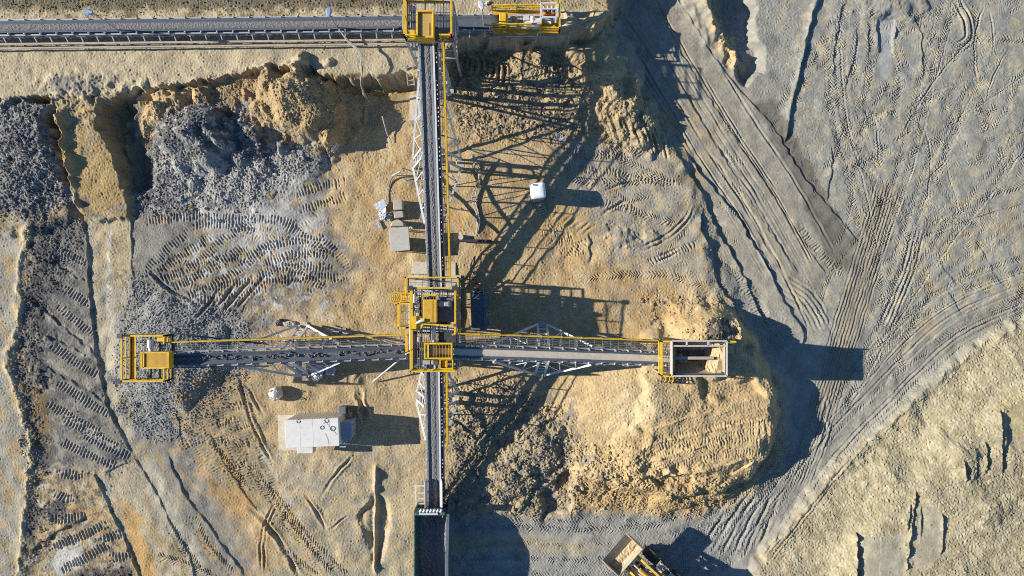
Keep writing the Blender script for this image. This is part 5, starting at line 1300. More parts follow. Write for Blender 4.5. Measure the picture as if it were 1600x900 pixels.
# --- west stacker platform
ZW = 5.0
c0, c1 = P(204, 523, ZW), P(268.5, 592, ZW)
wp = thing('stacker_head_platform', 'square yellow railed head platform hanging over the grey gravel pile', 'platform', ((c0.x + c1.x) / 2, (c0.y + c1.y) / 2, ZW))
x0, x1, yN, yS = c0.x, c1.x, c0.y, c1.y
fm = MB(); frame_rect(fm, x0, yS, x1, yN, ZW - .1, .1, .16)
for v in (535, 552, 575): y = P(0, v, ZW).y; fm.bar((x0, y, ZW - .1), (x1, y, ZW - .1), .08, .14)
for u in (235, 249): x = P(u, 0, ZW).x; fm.bar((x, yS, ZW - .1), (x, yN, ZW - .1), .07, .12)
fm.bar((x1, yN + .1, ZW - .15), P(420, 538, 4.1), .1, .16); fm.bar((x1, yS + .8, ZW - .15), P(420, 572, 4.0), .1, .16); fm.build('platform_frame', 'steel_dark', wp)
gr = MB(); grate(gr, ((x0, yS, ZW), (x0, yN, ZW), (x1, yN, ZW), (x1, yS, ZW)), .3, .025, across=1.2); gr.build('grating_floor', 'grating', wp)
hr = MB(); rail(hr, [(x0, yS, ZW), (x0, yN, ZW), (x1, yN, ZW), (x1, P(0, 534, ZW).y, ZW)], 1.1, .13, 1.4); rail(hr, [(x0, yS, ZW), (x1, yS, ZW), (x1, P(0, 574, ZW).y, ZW)], 1.1, .13, 1.4)
hr.bar((x0 + .25, yS, ZW), (x0 + .25, yN, ZW), .3, .05); hr.build('handrail', 'yellow', wp)
a, b = P(220.5, 551, 5.9), P(262.5, 575, 5.9); hb = MB(); open_box(hb, a.x, b.y, b.x, a.y, 5.2, 5.9, .1); hb.bar((P(224, 0, 5.9).x, b.y, 5.85), (P(224, 0, 5.9).x, a.y, 5.85), .1); gb = hb.build('belt_head_guard', 'yellow', wp)
hm = MB()
for i in range(31): x = a.x + (b.x - a.x) * i / 30; hm.bar((x, b.y, 5.82), (x, a.y, 5.82), .05, .02)
hm.build('guard_mesh', 'yellow_dusty', gb)
dm = MB(); x = P(233, 0, 5.3).x; dm.tube([(x, b.y + .1, 5.35), (x, a.y - .1, 5.35)], .28, 18); dm.build('head_drum', 'sandload', wp, smooth=True)
mo = MB(); c = P(235, 535, 5.5); mo.tube([c + Vector((0, .2, 0)), c - Vector((0, .35, 0))], .2, 12); mo.tube([c - Vector((0, .35, 0)), c - Vector((-.05, .75, 0))], .13, 10); mo.box(c - Vector((0, .75, .05)), (.35, .25, .35)); mo.build('drive_motor', 'steel_light', wp)
MB().box(P(253, 529, 5.35), (.5, .4, .4)).build('switch_box', 'yellow', wp, .03)
floodlight(wp, Vector((x0, yN, ZW)), 1.3); floodlight(wp, Vector((x0 - .4, yS - .05, ZW - .1)), .9)

# --- feed hopper
zh = 5.6
a, b = P(1051, 533.5, zh), P(1134.5, 586.5, zh)
fh = thing('feed_hopper', 'big square steel feed hopper on the sand embankment with sand clinging inside', 'hopper', ((a.x + b.x) / 2, (a.y + b.y) / 2, gz((a.x + b.x) / 2, (a.y + b.y) / 2)))
cx, cy = (a.x + b.x) / 2, (a.y + b.y) / 2
def rr(x0, y0, x1, y1, z): return [Vector((x0, y0, z)), Vector((x1, y0, z)), Vector((x1, y1, z)), Vector((x0, y1, z))]
hp = MB(); t_ = .07
ring = [rr(a.x, b.y, b.x, a.y, zh), rr(a.x, b.y, b.x, a.y, zh - .9), rr(cx - 1.2, cy - .45, cx + 1.0, cy + .45, 3.5)]
ring2 = [rr(a.x + t_, b.y + t_, b.x - t_, a.y - t_, zh), rr(a.x + t_, b.y + t_, b.x - t_, a.y - t_, zh - .9), rr(cx - 1.1, cy - .4, cx + .9, cy + .4, 3.55)]
hp.loft(ring + ring2[::-1], cap=False); hp.build('bin', 'hopper_steel', fh)
MB().box((cx - .1, cy, 3.5), (2.2, .9, .1)).build('bin_floor', 'rubber', fh)
rm = MB(); frame_rect(rm, a.x - .04, b.y - .04, b.x + .04, a.y + .04, zh + .02, .1, .12); yy = P(0, 540.5, zh).y; rm.bar((a.x, yy, zh), (b.x, yy, zh), .1, .1)
for u in (1073, 1107): rm.bar((P(u, 0, zh).x, yy, zh), (P(u, 0, zh).x, a.y, zh), .1, .1)
rm.build('rim', 'rim', fh)
dv = MB(); dv.bar((a.x + .2, cy - .03, zh - .6), (b.x - .7, cy - .03, zh - .6), .2, .2); dv.build('divider_beam', 'hopper_steel', fh)
sp = MB(); g = random.Random(4); rows = []
for i in range(15):
    s = i / 14; row = []
    for j in range(13):
        q = j / 12; x = b.x - .1 - (.25 + 1.25 * s) * (.75 + .35 * math.sin(q * 5 + 1)); 
        if i == 0: x = b.x - t_ - .01
        row.append(Vector((x, b.y + .1 + (a.y - b.y - .2) * q, zh - .55 - 1.7 * s ** 1.6 + g.uniform(-.09, .09))))
    rows.append(row)
sp.loft(rows, closed=False, cap=False); sp.build('clinging_sand', 'sandpile', fh)
lp = MB()
for u, v, r_ in ((1062, 556, .22), (1064, 562, .28), (1070, 563, .2)):
    p = P(u, v, 4.6); lp.tube([p - UP * .1, p + UP * .12, p + UP * .22], [r_, r_ * .8, r_ * .3], 8)
lp.build('sand_lump', 'sandpile', fh)
lg = []
for x, y in ((a.x + .1, b.y + .1), (b.x - .1, b.y + .1), (b.x - .1, a.y - .1), (a.x + .1, a.y - .1)):
    MB().bar((x, y, gz(x, y) - .1), (x, y, zh - .1), .18).build('leg', 'steel_dark', fh)
bw = MB(); bw.plate((b.x + .05, b.y, zh - .4), (b.x + .05, a.y, zh - .4), (b.x + .75, a.y, 2.4), (b.x + .75, b.y, 2.4), .06)
bw.bar((b.x + .8, b.y + .4, 3.2), (b.x + .8, a.y - .6, 3.2), .07); bw.build('wing_plate', 'steel_dark', fh)
wr = MB(); wr.bar((b.x, a.y, zh - .1), P(1150, 534, zh - .1), .13); wr.build('guard_bar', 'yellow', fh); wr = MB(); wr.bar((b.x, b.y, zh - .3), P(1149, 588, zh - .4), .13); wr.build('guard_bar', 'orange', fh)
hr = MB(); z = 3.9
rail(hr, [P(1029, 532, z), P(1029, 584, z), P(1048, 586, z), P(1048, 532, z), P(1029, 532, z)], 1.05, .13); hr.build('handrail', 'yellow', fh)
gr = MB(); grate(gr, (P(1030, 584, z), P(1030, 533, z), P(1048, 533, z), P(1048, 584, z)), .14, .03); gr.build('grating_floor', 'grating', fh)
for u, v in ((1031, 534), (1031, 583)):
    p = P(u, v, z); MB().bar((p.x, p.y, gz(p.x, p.y) - .1), (p.x, p.y, z), .12).build('column', 'steel', fh)
la = thing('caged_ladder', 'black steel ladder with yellow hoops lying on the sand below the feed hopper', 'ladder', P(1056, 592, 2.0))
lm = MB(); A_, B_, C_, D_ = [P(u, v, gz(P(u, v, 2).x, P(u, v, 2).y) + .22) for u, v in ((1037, 586), (1074, 589), (1077, 600), (1033, 597))]
for p, q in ((A_, B_), (D_, C_), (A_.lerp(D_, .5), B_.lerp(C_, .5))): lm.bar(p, q, .06)
for k in range(6): lm.bar(A_.lerp(B_, k / 5), D_.lerp(C_, k / 5), .06); lm.bar(A_.lerp(B_, k / 5) - UP * .35, A_.lerp(B_, k / 5), .05); lm.bar(D_.lerp(C_, k / 5) - UP * .35, D_.lerp(C_, k / 5), .05)
lm.build('ladder_frame', 'steel_dark', la)
hm = MB()
for k in range(3):
    p = A_.lerp(B_, .1 + k * .14); q = D_.lerp(C_, .1 + k * .14); hm.tube([p.lerp(q, i / 8) + UP * .3 * math.sin(math.pi * i / 8) for i in range(9)], .035, 6)
hm.build('hoop', 'yellow', la)

# --- green bunker
zb = 2.35
a, b = P(647.5, 799, zb), P(698.5, 948, zb); bk = thing('loading_bunker', 'open green steel bunker half filled with dark gravel at the foot of the feed conveyor', 'bunker', ((a.x + b.x) / 2, (a.y + b.y) / 2, -.3))
gz0 = -.6
w_ = MB(); x0, x1, yN, yS = a.x, b.x, a.y, b.y
w_.box((x0, (yN + yS) / 2, (zb + gz0) / 2), (.1, yN - yS, zb - gz0)); w_.plate((x0 + .06, yN - .1, zb - .05), (x0 + .06, yS, zb - .05), (x0 + .4, yS, .5), (x0 + .4, yN - .1, .5), .04); w_.build('side_wall', 'green', bk)
w_ = MB(); zn = 1.35; yk = yN - 3.4
pr = [(yN, gz0), (yN, zn), (yk, zb), (yS, zb), (yS, gz0)]; n = len(pr)
w_.add([(x1 - .06, y, z_) for y, z_ in pr] + [(x1 + .06, y, z_) for y, z_ in pr], [tuple(range(n)), tuple(range(n, 2 * n))[::-1]] + [(i, (i + 1) % n, n + (i + 1) % n, n + i) for i in range(n)])
w_.bar((x1, yN, zn + .06), (x1, yk, zb + .06), .2, .08); w_.bar((x1, yk, zb + .06), (x1, yS, zb + .06), .2, .08); w_.plate((x1 - .42, yS, .5), (x1 - .08, yS, zb - .1), (x1 - .08, yk, zb - .1), (x1 - .42, yk, .5), .04)
w_.plate((x1 - .02, yN - .06, zn + .1), (x1 + .1, yN + 1.6, zn), (x1 + .1, yN + 1.6, .2), (x1 - .02, yN - .06, .2), .07); w_.build('side_wall', 'slate', bk)
w_ = MB(); w_.box(((x0 + x1) / 2 - .05, yN - .16, zb - .4), (x1 - x0 - .2, .32, .8)); w_.build('end_wall', 'green', bk, .02)
w_ = MB(); w_.box(((x0 + x1) / 2, yS, (zb + gz0) / 2), (x1 - x0, .1, zb - gz0)); w_.build('end_wall', 'green', bk)
w_ = MB()
for k in range(7): w_.tube([P(656 + k * 5.3, 800, zb + .05), P(658.5 + k * 5.3, 796, zb + .1)], .09, 8)
w_.bar(P(655, 803, zb + .05), P(684, 803, zb + .05), .12, .06); w_.build('roller', 'steel_light', bk)
fl = MB(); rows = []; g = random.Random(9)
for i in range(46):
    row = []
    for j in range(22):
        q = j / 21; s = i / 45
        row.append(Vector((x0 + .1 + (x1 - x0 - .2) * q, yN - .3 + (yS - yN + .35) * s, .75 + .55 * abs(q - .45) ** 1.5 * 2 + .25 * math.sin(s * 5) + g.uniform(-.05, .05))))
    rows.append(row)
fl.loft(rows, closed=False, cap=False); fl.build('gravel_fill', 'lumps', bk)
ldg = MB()
for (u, v, w2) in ((653, 759, .9), (653, 770, .9), (655, 779, .6), (655, 787, .6)): ldg.bar(P(u - 6, v, .7), P(u + 11, v, .7), .08)
ldg.bar(P(649, 757, .7), P(651, 800, .8), .08); ldg.build('access_frame', 'steel_light', bk)
for v in (778, 786): MB().bar(P(690, v, 1.4), P(697, v, 1.2), .09).build('bracket', 'steel_light', bk)
# ------------------------------------------------------------------ cabins and containers
def ring_vent(parent, p, r):
    mb = MB(); n = 18
    mb.tube([(p.x + r * math.cos(2 * math.pi * i / n), p.y + r * math.sin(2 * math.pi * i / n), p.z + .03) for i in range(n + 1)], .022, 6); mb.build('roof_ring', 'steel_dark', parent)
z = 2.8
r0, r1, r2, r3 = P(445, 656.5, z), P(528.5, 653, z), P(530.5, 697, z), P(447, 700, z)
ct = (r0 + r1 + r2 + r3) / 4; g0 = gz(ct.x, ct.y); ang = math.atan2(r1.y - r0.y, r1.x - r0.x); LX = (r1 - r0).length; LY = (r0 - r3).length
cab = thing('site_cabin', 'large white roofed site cabin with ribbed cream walls on a concrete plate', 'cabin', (ct.x, ct.y, g0), rz=ang)
m = Matrix.Translation((ct.x, ct.y, 0)) @ Matrix.Rotation(ang, 4, 'Z')
def L2(x, y, zz): return m @ Vector((x, y, zz))
def obox(mb, x, y, zz, dx, dy, dz): mb.box(L2(x, y, zz), (dx, dy, dz), ang); return mb
wl = MB(); obox(wl, 0, 0, (z + g0) / 2 - .1, LX - .1, LY - .1, z - g0 - .2)
for i in range(22):
    x = -LX / 2 + .15 + (LX - .3) * i / 21; obox(wl, x, LY / 2 - .03, (z + g0) / 2, .1, .06, z - g0 - .4); obox(wl, x, -LY / 2 + .03, (z + g0) / 2, .1, .06, z - g0 - .4)
wl.build('wall', 'cream', cab)
rf = MB(); obox(rf, 0, 0, z - .04, LX, LY, .12); rfo = rf.build('roof', 'white', cab, .02)
sm = MB()
for x in (-.9, .05, 1.3): obox(sm, x, 0, z + .022, .02, LY - .1, .008)
for y in (-LY / 2 + .05, LY / 2 - .05): obox(sm, 0, y, z + .03, LX - .05, .06, .03)
sm.build('roof_seam', 'white', rfo)
for u, v, r_ in ((466.5, 658, .13), (510.5, 657, .15), (503.5, 668, .13), (520, 669.5, .17)): ring_vent(cab, P(u, v, z), r_)
cb = MB(); pts = [P(505, 662, z + .04), P(509, 658.5, z + .04), P(513, 665, z + .04), P(526, 679, z + .04)]; cb.tube(pts, .008, 5); cb.tube([P(508, 677, z + .04), P(512, 686, z + .04), P(513.5, 694, z + .04)], .008, 5); cb.build('roof_cable', 'steel_dark', cab)
pb = MB(); p0, p1 = P(531, 660, 2.0), P(549, 687.5, 2.0); pb.box(((p0.x + p1.x) / 2 - .05, (p0.y + p1.y) / 2, (2.0 + g0) / 2), (p1.x - p0.x - .1, p0.y - p1.y, 2.0 - g0)); po = pb.build('porch_box', 'blue_grey', cab, .02)
t2 = MB(); t2.box(((p0.x + p1.x) / 2, (p0.y + p1.y) / 2, 2.04), (p1.x - p0.x + .04, p0.y - p1.y + .06, .06)); t2.bar((p1.x, p1.y, 2.08), (p1.x, p0.y, 2.08), .1, .05); t2.build('porch_roof', 'blue_grey', po)
pf = MB(); pf.bar(P(531, 695, 1.7), P(543, 689, 1.7), .07); pf.bar(P(531, 698, 1.5), P(540, 698, 1.5), .07); pf.bar(P(540, 698, 1.5), P(540, 689, 1.5), .06); pf.build('step_rail', 'steel_light', cab)
ac = MB(); a, b = P(464, 701, 1.9), P(489, 706.5, 1.9); ac.box(((a.x + b.x) / 2, (a.y + b.y) / 2, 1.5), (b.x - a.x, a.y - b.y + .2, .8)); ac.build('air_conditioner', 'white', cab, .03)
tag(MB().prism([P(433.5, 648.5, .1)[:2], P(470, 648.5, .1)[:2], P(470, 704, .1)[:2], P(435.5, 704, .1)[:2]], -.2, g0 + .14).build('concrete_plate', 'concrete_pale'), 'flat pale concrete plate showing beside the short end of the white site cabin', 'slab')
bn = thing('wheelie_bin', 'small dark bin standing at the corner of the white site cabin', 'bin', P(534, 641, 0)); p = P(535, 641, .9)
MB().loft([[Vector((p.x + q[0] * s, p.y + q[1] * s, zz)) for q in ((-.26, -.28), (.26, -.28), (.26, .28), (-.26, .28))] for s, zz in ((.8, gz(p.x, p.y) - .02), (1, .95))]).build('body', 'steel_dark', bn, .02)
b2 = MB(); b2.box((p.x, p.y, .98), (.56, .6, .07)); b2.build('lid', 'slate', bn, .02)
cl = MB(); q = P(542, 646, .5)
for k in range(3): cl.tube([q + Vector((.16 * k - .2, .1 * k, .1)), q + Vector((.2 * k, -.2, .15 * k)), q + Vector((.25, .1 * k - .2, -.3))], .07, 7)
tag(cl.build('hose_coil', 'cable_pale'), 'tangled pale hose lying beside the small dark bin', 'hose')

# grey roofed generator cabin with its clutter
z = 1.75; a, b = P(608, 355, z), P(640, 392, z)
gc = thing('generator_cabin', 'small cabin with a plain grey beige roof standing on legs beside the inclined conveyor', 'cabin', ((a.x + b.x) / 2, (a.y + b.y) / 2, gz(a.x, a.y)), rz=R(-4))
cx, cy = (a.x + b.x) / 2, (a.y + b.y) / 2
MB().box((cx, cy, z - .03), (b.x - a.x - .06, a.y - b.y - .02, .08), R(4)).build('roof', 'grey_roof', gc, .015)
MB().box((cx - .05, cy - .25, .85), (b.x - a.x - .3, a.y - b.y - .9, 1.65), R(4)).build('housing', 'steel', gc)
for q in ((-.62, -.8), (.62, -.8), (.62, .8), (-.62, .8)):
    x, y = cx + q[0] * .95, cy + q[1]; MB().bar((x, y, gz(x, y) - .05), (x, y, z - .05), .07).build('leg', 'steel_dark', gc)
for k, (u, v, w2, l2, h2, rz_, lab) in enumerate(((621.5, 320, .72, .78, .75, 4, 'larger square grey concrete block in the line above the generator cabin'), (622.5, 335, .74, .52, .6, 6, 'smaller oblong grey concrete block nearest the half round plate'))):
    p = P(u, v, h2); zz = gz(p.x, p.y)
    o = MB().box((p.x, p.y, zz + h2 / 2 - .03), (w2, l2, h2), R(rz_)).build('concrete_block', 'concrete', None, .05); tag(o, lab, 'block', 'concrete blocks by the generator cabin')
p = P(621, 348, .9); hp_ = MB(); n = 12
hp_.loft([[Vector((p.x + .58 * math.cos(math.pi * i / n) * s, p.y - .25 + .5 * math.sin(math.pi * i / n), zz)) for i in range(n + 1)] for s, zz in ((1, gz(p.x, p.y)), (1, .75), (.8, .9))]); tag(hp_.build('half_round_tank', 'concrete', None, .02), 'half round grey tank against the upper edge of the generator cabin roof', 'tank')
t_ = MB(); t_.tube([(P(642, 357, .9).x + .11 * math.cos(i * math.pi / 8), P(642, 357, .9).y + .11 * math.sin(i * math.pi / 8), .9) for i in range(17)], .045, 8); t_.bar((P(642, 357, .9).x, P(642, 357, .9).y + .11, 0), (P(642, 357, .9).x, P(642, 357, .9).y + .11, .9), .05); tag(t_.build('ring_post', 'white'), 'white ring on a post at the corner of the generator cabin', 'post')
def sheet(name, m_, pts, zs, lab, cat, wr=.05, seed=1, thick=.03):
    """a loose crumpled sheet on its corners"""
    g = random.Random(seed); a_, b_, c_, d_ = [P(u, v, z_) for (u, v), z_ in zip(pts, zs)]; n = 9; rows = []
    for i in range(n):
        row = []
        for j in range(n):
            s, q = i / (n - 1), j / (n - 1); p_ = a_.lerp(b_, q).lerp(d_.lerp(c_, q), s); p_.z = max(p_.z, gz(p_.x, p_.y) + .03) + g.uniform(-wr, wr) * .8 + wr; p_.x += g.uniform(-wr, wr) * .3; row.append(p_)
        rows.append(row)
    mb = MB(); mb.loft(rows, closed=False, cap=False); o = mb.build(name, m_); md = o.modifiers.new('thickness', 'SOLIDIFY'); md.thickness = thick
    return tag(o, lab, cat)
sheet('steel_plate', 'blue_grey', [(584, 320), (599, 310), (605, 321), (592, 331)], (.3, .55, .5, .3), 'flat square grey plate tilted on the sand above the white wrapping', 'plate', .012, 1, .05)
sheet('plastic_wrap', 'plaster', [(590, 333), (604, 323), (603, 340), (596, 345)], (.2, .5, .6, .25), 'crumpled white plastic wrapping on the sand by the grey concrete blocks', 'wrapping', .09, 2)
sheet('tarpaulin', 'blue_grey', [(603, 332), (612, 336), (609, 347), (600, 346)], (.4, .35, .2, .25), 'grey crumpled tarpaulin between the white wrapping and the concrete blocks', 'tarpaulin', .09, 3)
sheet('steel_strip', 'blue_grey', [(586, 344), (591, 343), (596, 355), (590, 358)], (.1, .1, .1, .1), 'narrow grey steel strip lying below the white wrapping', 'strip', .012, 4, .04)
sheet('broken_slab', 'concrete', [(646, 450), (0, 0), (0, 0), (0, 0)], (0, 0, 0, 0), '', '', 0) if False else None

# dark container beside the tower
z = 2.45; q = [P(738, 458, z), P(755.5, 456, z), P(757.5, 514, z), P(740, 515.5, z)]
ct = sum(q, Vector()) / 4; ang = math.atan2(q[1].y - q[0].y, q[1].x - q[0].x); w2, l2 = (q[1] - q[0]).length + .25, (q[0] - q[3]).length
dc = thing('dark_container', 'dark slate ribbed steel container in the shade of the central tower', 'container', (ct.x, ct.y, gz(ct.x, ct.y)), rz=0)
MB().box((ct.x, ct.y, (z + gz(ct.x, ct.y)) / 2 - .05), (w2, l2, z - gz(ct.x, ct.y) - .1), R(2)).build('body', 'slate', dc)
rb = MB(); rf = MB(); rf.box((ct.x, ct.y, z - .06), (w2 + .06, l2 + .06, .12), R(2)); ro_ = rf.build('roof', 'slate', dc, .02)
for i in range(9): rb.box((ct.x - .035 * (i - 4) * .35, ct.y - l2 / 2 + l2 * (i + .5) / 9, z + .02), (w2 - .1, .06, .05), R(2))
rb.build('roof_rib', 'slate', ro_)
tr = MB(); tr.box((ct.x + w2 / 2 - .1, ct.y, z + .03), (.12, l2 - .1, .06), R(2)); tr.build('roof_trim', 'blue', ro_)
g = random.Random(2)
for k in range(1):
    mb = MB()
    for i in range(16): mb.box(P(739 + i * 1.05, 457.5 + g.uniform(-1, 2), z + .05), (.12, .14, .05), g.random())
    mb.build('debris', 'white', ro_)
rp = MB(); rp.bar(P(737, 432, 1.4), P(748, 455, .5), .14); tag(rp.build('steel_beam', 'red'), 'dull red steel beam leaning beside the dark slate container', 'beam')

# portable toilet
z = 2.3; p = P(840.5, 297.5, z); b0 = gz(p.x, p.y)
to = thing('portable_toilet', 'blue portable toilet with a domed white roof', 'portable toilet', (p.x, p.y, b0), rz=R(7))
def rrect(cx, cy, w, l, r, zz, ang, n=4):
    o = []
    for k, (sx, sy) in enumerate(((1, 1), (-1, 1), (-1, -1), (1, -1))):
        for i in range(n + 1):
            t = math.pi / 2 * (k + i / n); o.append((sx * (w / 2 - r) + r * math.cos(t), sy * (l / 2 - r) + r * math.sin(t)))
    c, s = math.cos(ang), math.sin(ang); return [Vector((cx + x * c - y * s, cy + x * s + y * c, zz)) for x, y in o]
A7 = R(7)
MB().loft([rrect(p.x, p.y, 1.08, 1.12, .06, zz, A7) for zz in (b0 - .03, 2.12)]).build('cabin', 'blue', to)
MB().loft([rrect(p.x, p.y, s * 1.16, s * 1.2, .2 * s, zz, A7) for s, zz in ((1, 2.08), (1, 2.16), (.97, 2.24), (.85, 2.31), (.6, 2.36), (.2, 2.38))]).build('roof', 'toilet_roof', to, smooth=True)
dd = MB(); c_ = Vector((p.x, p.y, 0)) + Matrix.Rotation(A7, 3, 'Z') @ Vector((0, -.575, 0)); dd.box((c_.x, c_.y, 1.15), (.8, .05, 1.9), A7); do = dd.build('door', 'blue_grey', to); h_ = MB(); c2 = Vector((p.x, p.y, 0)) + Matrix.Rotation(A7, 3, 'Z') @ Vector((.3, -.63, 0)); h_.box((c2.x, c2.y, 1.1), (.06, .06, .2), A7); h_.build('handle', 'steel_dark', do)
MB().tube([(p.x - .42, p.y + .42, 2.0), (p.x - .42, p.y + .42, 2.55)], .06, 10).build('vent_pipe', 'toilet_roof', to)
pa = thing('wooden_steps', 'slatted wooden steps of four boards in front of the portable toilet', 'steps', P(846, 325, 0), rz=0)
for k in range(5):
    a, b = P(837.5 + k * 1.3, 320 + k * 3.6, .35), P(850.5 + k * 1.2, 316.5 + k * 3.6, .35); zz = gz(a.x, a.y) + .32 - .05 * k
    a.z = b.z = zz; MB().bar(a, b, .11, .05).build('board', 'wood', pa)
sb = MB()
for q0, q1 in (((839, 319), (844.5, 334)), ((849, 317), (854.5, 331))):
    a, b = P(*q0, .3), P(*q1, .1); a.z = gz(a.x, a.y) + .24; b.z = gz(b.x, b.y) + .06; sb.bar(a, b, .07, .08)
sb.build('stringer', 'wood', pa)

# wooden steps on the cut
ws = thing('wooden_ladder', 'pale wooden ladder of four rungs lying down the cut bank beside the inclined conveyor', 'ladder', P(641, 118, 1.8))
e = [(P(634.5, 102, 2.3), P(637.5, 134, 1.0)), (P(645, 101, 2.3), P(647.5, 133, 1.0))]
for a, b in e: MB().bar(a, b, .09, .12).build('side_rail', 'wood', ws)
for k in range(5):
    t = .06 + k * .22; MB().bar(e[0][0].lerp(e[0][1], t), e[1][0].lerp(e[1][1], t), .14, .05).build('rung', 'wood', ws)

# bags and bundles
p = P(428, 616.5, .8); b0 = gz(p.x, p.y); n = 20; rings = []; g = random.Random(5)
wob = [1 + g.uniform(-.1, .1) for _ in range(n)]
for r_, zz in ((.3, b0 - .03), (.5, b0 + .15), (.52, b0 + .5), (.46, b0 + .75), (.37, b0 + .84), (.24, b0 + .92), (.1, b0 + .95)):
    rings.append([Vector((p.x + r_ * wob[i] * .92 * math.cos(2 * math.pi * i / n), p.y + r_ * wob[i] * 1.08 * math.sin(2 * math.pi * i / n), zz + g.uniform(-.03, .03))) for i in range(n)])
bg_ = thing('big_bag', 'round off white bulk bag standing alone on the sand', 'bulk bag', (p.x, p.y, b0)); MB().loft(rings).build('bag', 'bag', bg_, smooth=True)
lo_ = MB()
for k in range(4): t = R(45 + 90 * k); lo_.tube([(p.x + .38 * math.cos(t + o_), p.y + .4 * math.sin(t + o_), b0 + .8 + hh) for o_, hh in ((-.25, 0), (-.12, .16), (.12, .16), (.25, 0))], .035, 6)
lo_.build('lifting_loop', 'white', bg_)
def bundle(name, outline, h, lab, cat, m_='plaster', seed=3):
    g = random.Random(seed); c = [sum(x) / len(outline) for x in zip(*outline)]; rings = []
    big = []
    for i in range(len(outline)):
        a_, b_ = outline[i], outline[(i + 1) % len(outline)]
        for k in range(3): big.append((a_[0] + (b_[0] - a_[0]) * k / 3, a_[1] + (b_[1] - a_[1]) * k / 3))
    for s, hh in ((1.06, 0), (1.0, .35), (.93, .8), (.75, .97), (.45, 1.03), (.15, .98)):
        ring = []
        for (u, v) in big:
            p_ = P(c[0] + (u - c[0]) * s, c[1] + (v - c[1]) * s, h * hh); p_.z = gz(p_.x, p_.y) - .02 + h * hh + g.uniform(-.06, .06) * (hh > 0); p_.x += g.uniform(-.05, .05); p_.y += g.uniform(-.05, .05); ring.append(p_)
        rings.append(ring)
    return tag(MB().loft(rings).build(name, m_), lab, cat)
bundle('wrapped_pallet', [(484, 579), (495, 571), (508, 573), (505, 588), (497, 596), (489, 592)], .9, 'goods under grey plastic wrap with white folds beside the stacker conveyor', 'pallet load', seed=3)
bundle('wrapped_drum', [(505, 572), (520, 569), (525, 577), (522, 587), (508, 585)], .8, 'round drum under grey plastic wrap touching the wrapped pallet', 'pallet load', seed=4)
for k, (pts, h, lab) in enumerate((([(438, 503), (452, 501), (462, 504), (460, 510), (446, 511)], .3, 'flat brown boulder on the sand above the stacker conveyor handrail'), ([(428, 501), (437, 499), (438, 506), (429, 509)], .35, 'dark grey boulder at the edge of the dozer marks above the stacker conveyor'), ([(855, 577), (866, 574), (868, 582), (858, 585)], .3, 'pale boulder below the sand conveyor trestle'))):
    bundle('boulder', pts, h, lab, 'boulder', 'concrete' if k != 1 else 'lumps', seed=11 + k)
wp_ = thing('broken_pallet', 'heap of broken pale pallet boards by the stacker conveyor handrail', 'pallet', P(535, 518, 0)); g = random.Random(6)
for k, (a, b) in enumerate((((518, 509), (548, 521)), ((522, 516), (540, 514)), ((530, 512), (545, 530)), ((533, 524), (548, 518)), ((512, 518), (530, 518)))):
    a, b = P(*a, .2), P(*b, .2); a.z = gz(a.x, a.y) + .12 + .04 * k; b.z = gz(b.x, b.y) + .12 + .04 * k; MB().bar(a, b, .13, .04).build('board', 'wood', wp_)

# lamp posts
def lamp(u, v, zb_, h, lab, head_dir, hm='lamp'):
    p_ = P(u, v, zb_); t = thing('lamp_post', lab, 'lamp post', p_, 'lamp posts along the bench conveyor')
    MB().tube([p_, p_ + UP * h], [.06, .045], 8).build('pole', 'steel', t)
    hd = MB(); q_ = p_ + UP * h; d_ = Vector(head_dir).normalized(); r_ = Vector((-d_.y, d_.x, 0))
    hd.loft([[q_ + d_ * s + r_ * w_ * e + UP * zz for e, zz in ((-1, .0), (-.6, .1), (.6, .1), (1, 0))] for s, w_ in ((-.1, .1), (.2, .22), (.5, .16))]); hd.build('lamp_head', hm, t); return t
lamp(197, 55, 2.0, 4.2, 'lamp post with a blue head beside the bench conveyor, nearest the open end', (-1, .1, 0))
lamp(533, 52, 2.0, 3.4, 'lamp post at the top of the hanging cable bundle beside the bench conveyor', (0, 1, 0))
lamp(757, 47, 2.0, 4.0, 'lamp post between the head tower and the drive station', (-.3, 1, 0), 'steel_light')
# cables
def cables(name, lab, pts, n, spread, r=.035, m_='cable_pale', seed=1):
    g = random.Random(seed); mb = MB(); t = None
    pp = []
    for k in range(n):
        o = [Vector((g.uniform(-1, 1), g.uniform(-1, 1), 0)) * spread for _ in pts]
        raw = [(P(u, v, zz) + (o[i] if 0 < i < len(pts) - 1 else o[i] * .3)) for i, (u, v, zz) in enumerate(pts)]
        sm_ = []
        for i in range(len(raw) - 1):
            a, b, c, d_ = raw[max(i - 1, 0)], raw[i], raw[i + 1], raw[min(i + 2, len(raw) - 1)]
            for j in range(6):
                t_ = j / 6; sm_.append(.5 * ((2 * b) + (c - a) * t_ + (2 * a - 5 * b + 4 * c - d_) * t_ * t_ + (3 * b - a - 3 * c + d_) * t_ ** 3))
        sm_.append(raw[-1])
        for q_ in sm_: q_.z = max(q_.z, gz(q_.x, q_.y) + r)
        mb.tube(sm_, r, 6)
    return tag(mb.build(name, m_, None, smooth=True), lab, 'cables')
cables('cable_bundle', 'bundle of pale cables hanging from the bench conveyor down over the cut bank', [(530, 46, 3.2), (546, 66, 3.0), (562, 82, 3.0), (566, 105, 2.9), (565, 128, 2.2), (568, 146, 1.3), (577, 160, .4)], 5, .1, seed=1)
cables('cable_bundle', 'bundle of pale cables looping along the sand beside the inclined conveyor', [(738, 242, 1.0), (745, 258, .6), (748, 280, .3), (742, 300, .2), (740, 320, .2), (746, 340, .2), (745, 365, .1)], 5, .22, seed=2)
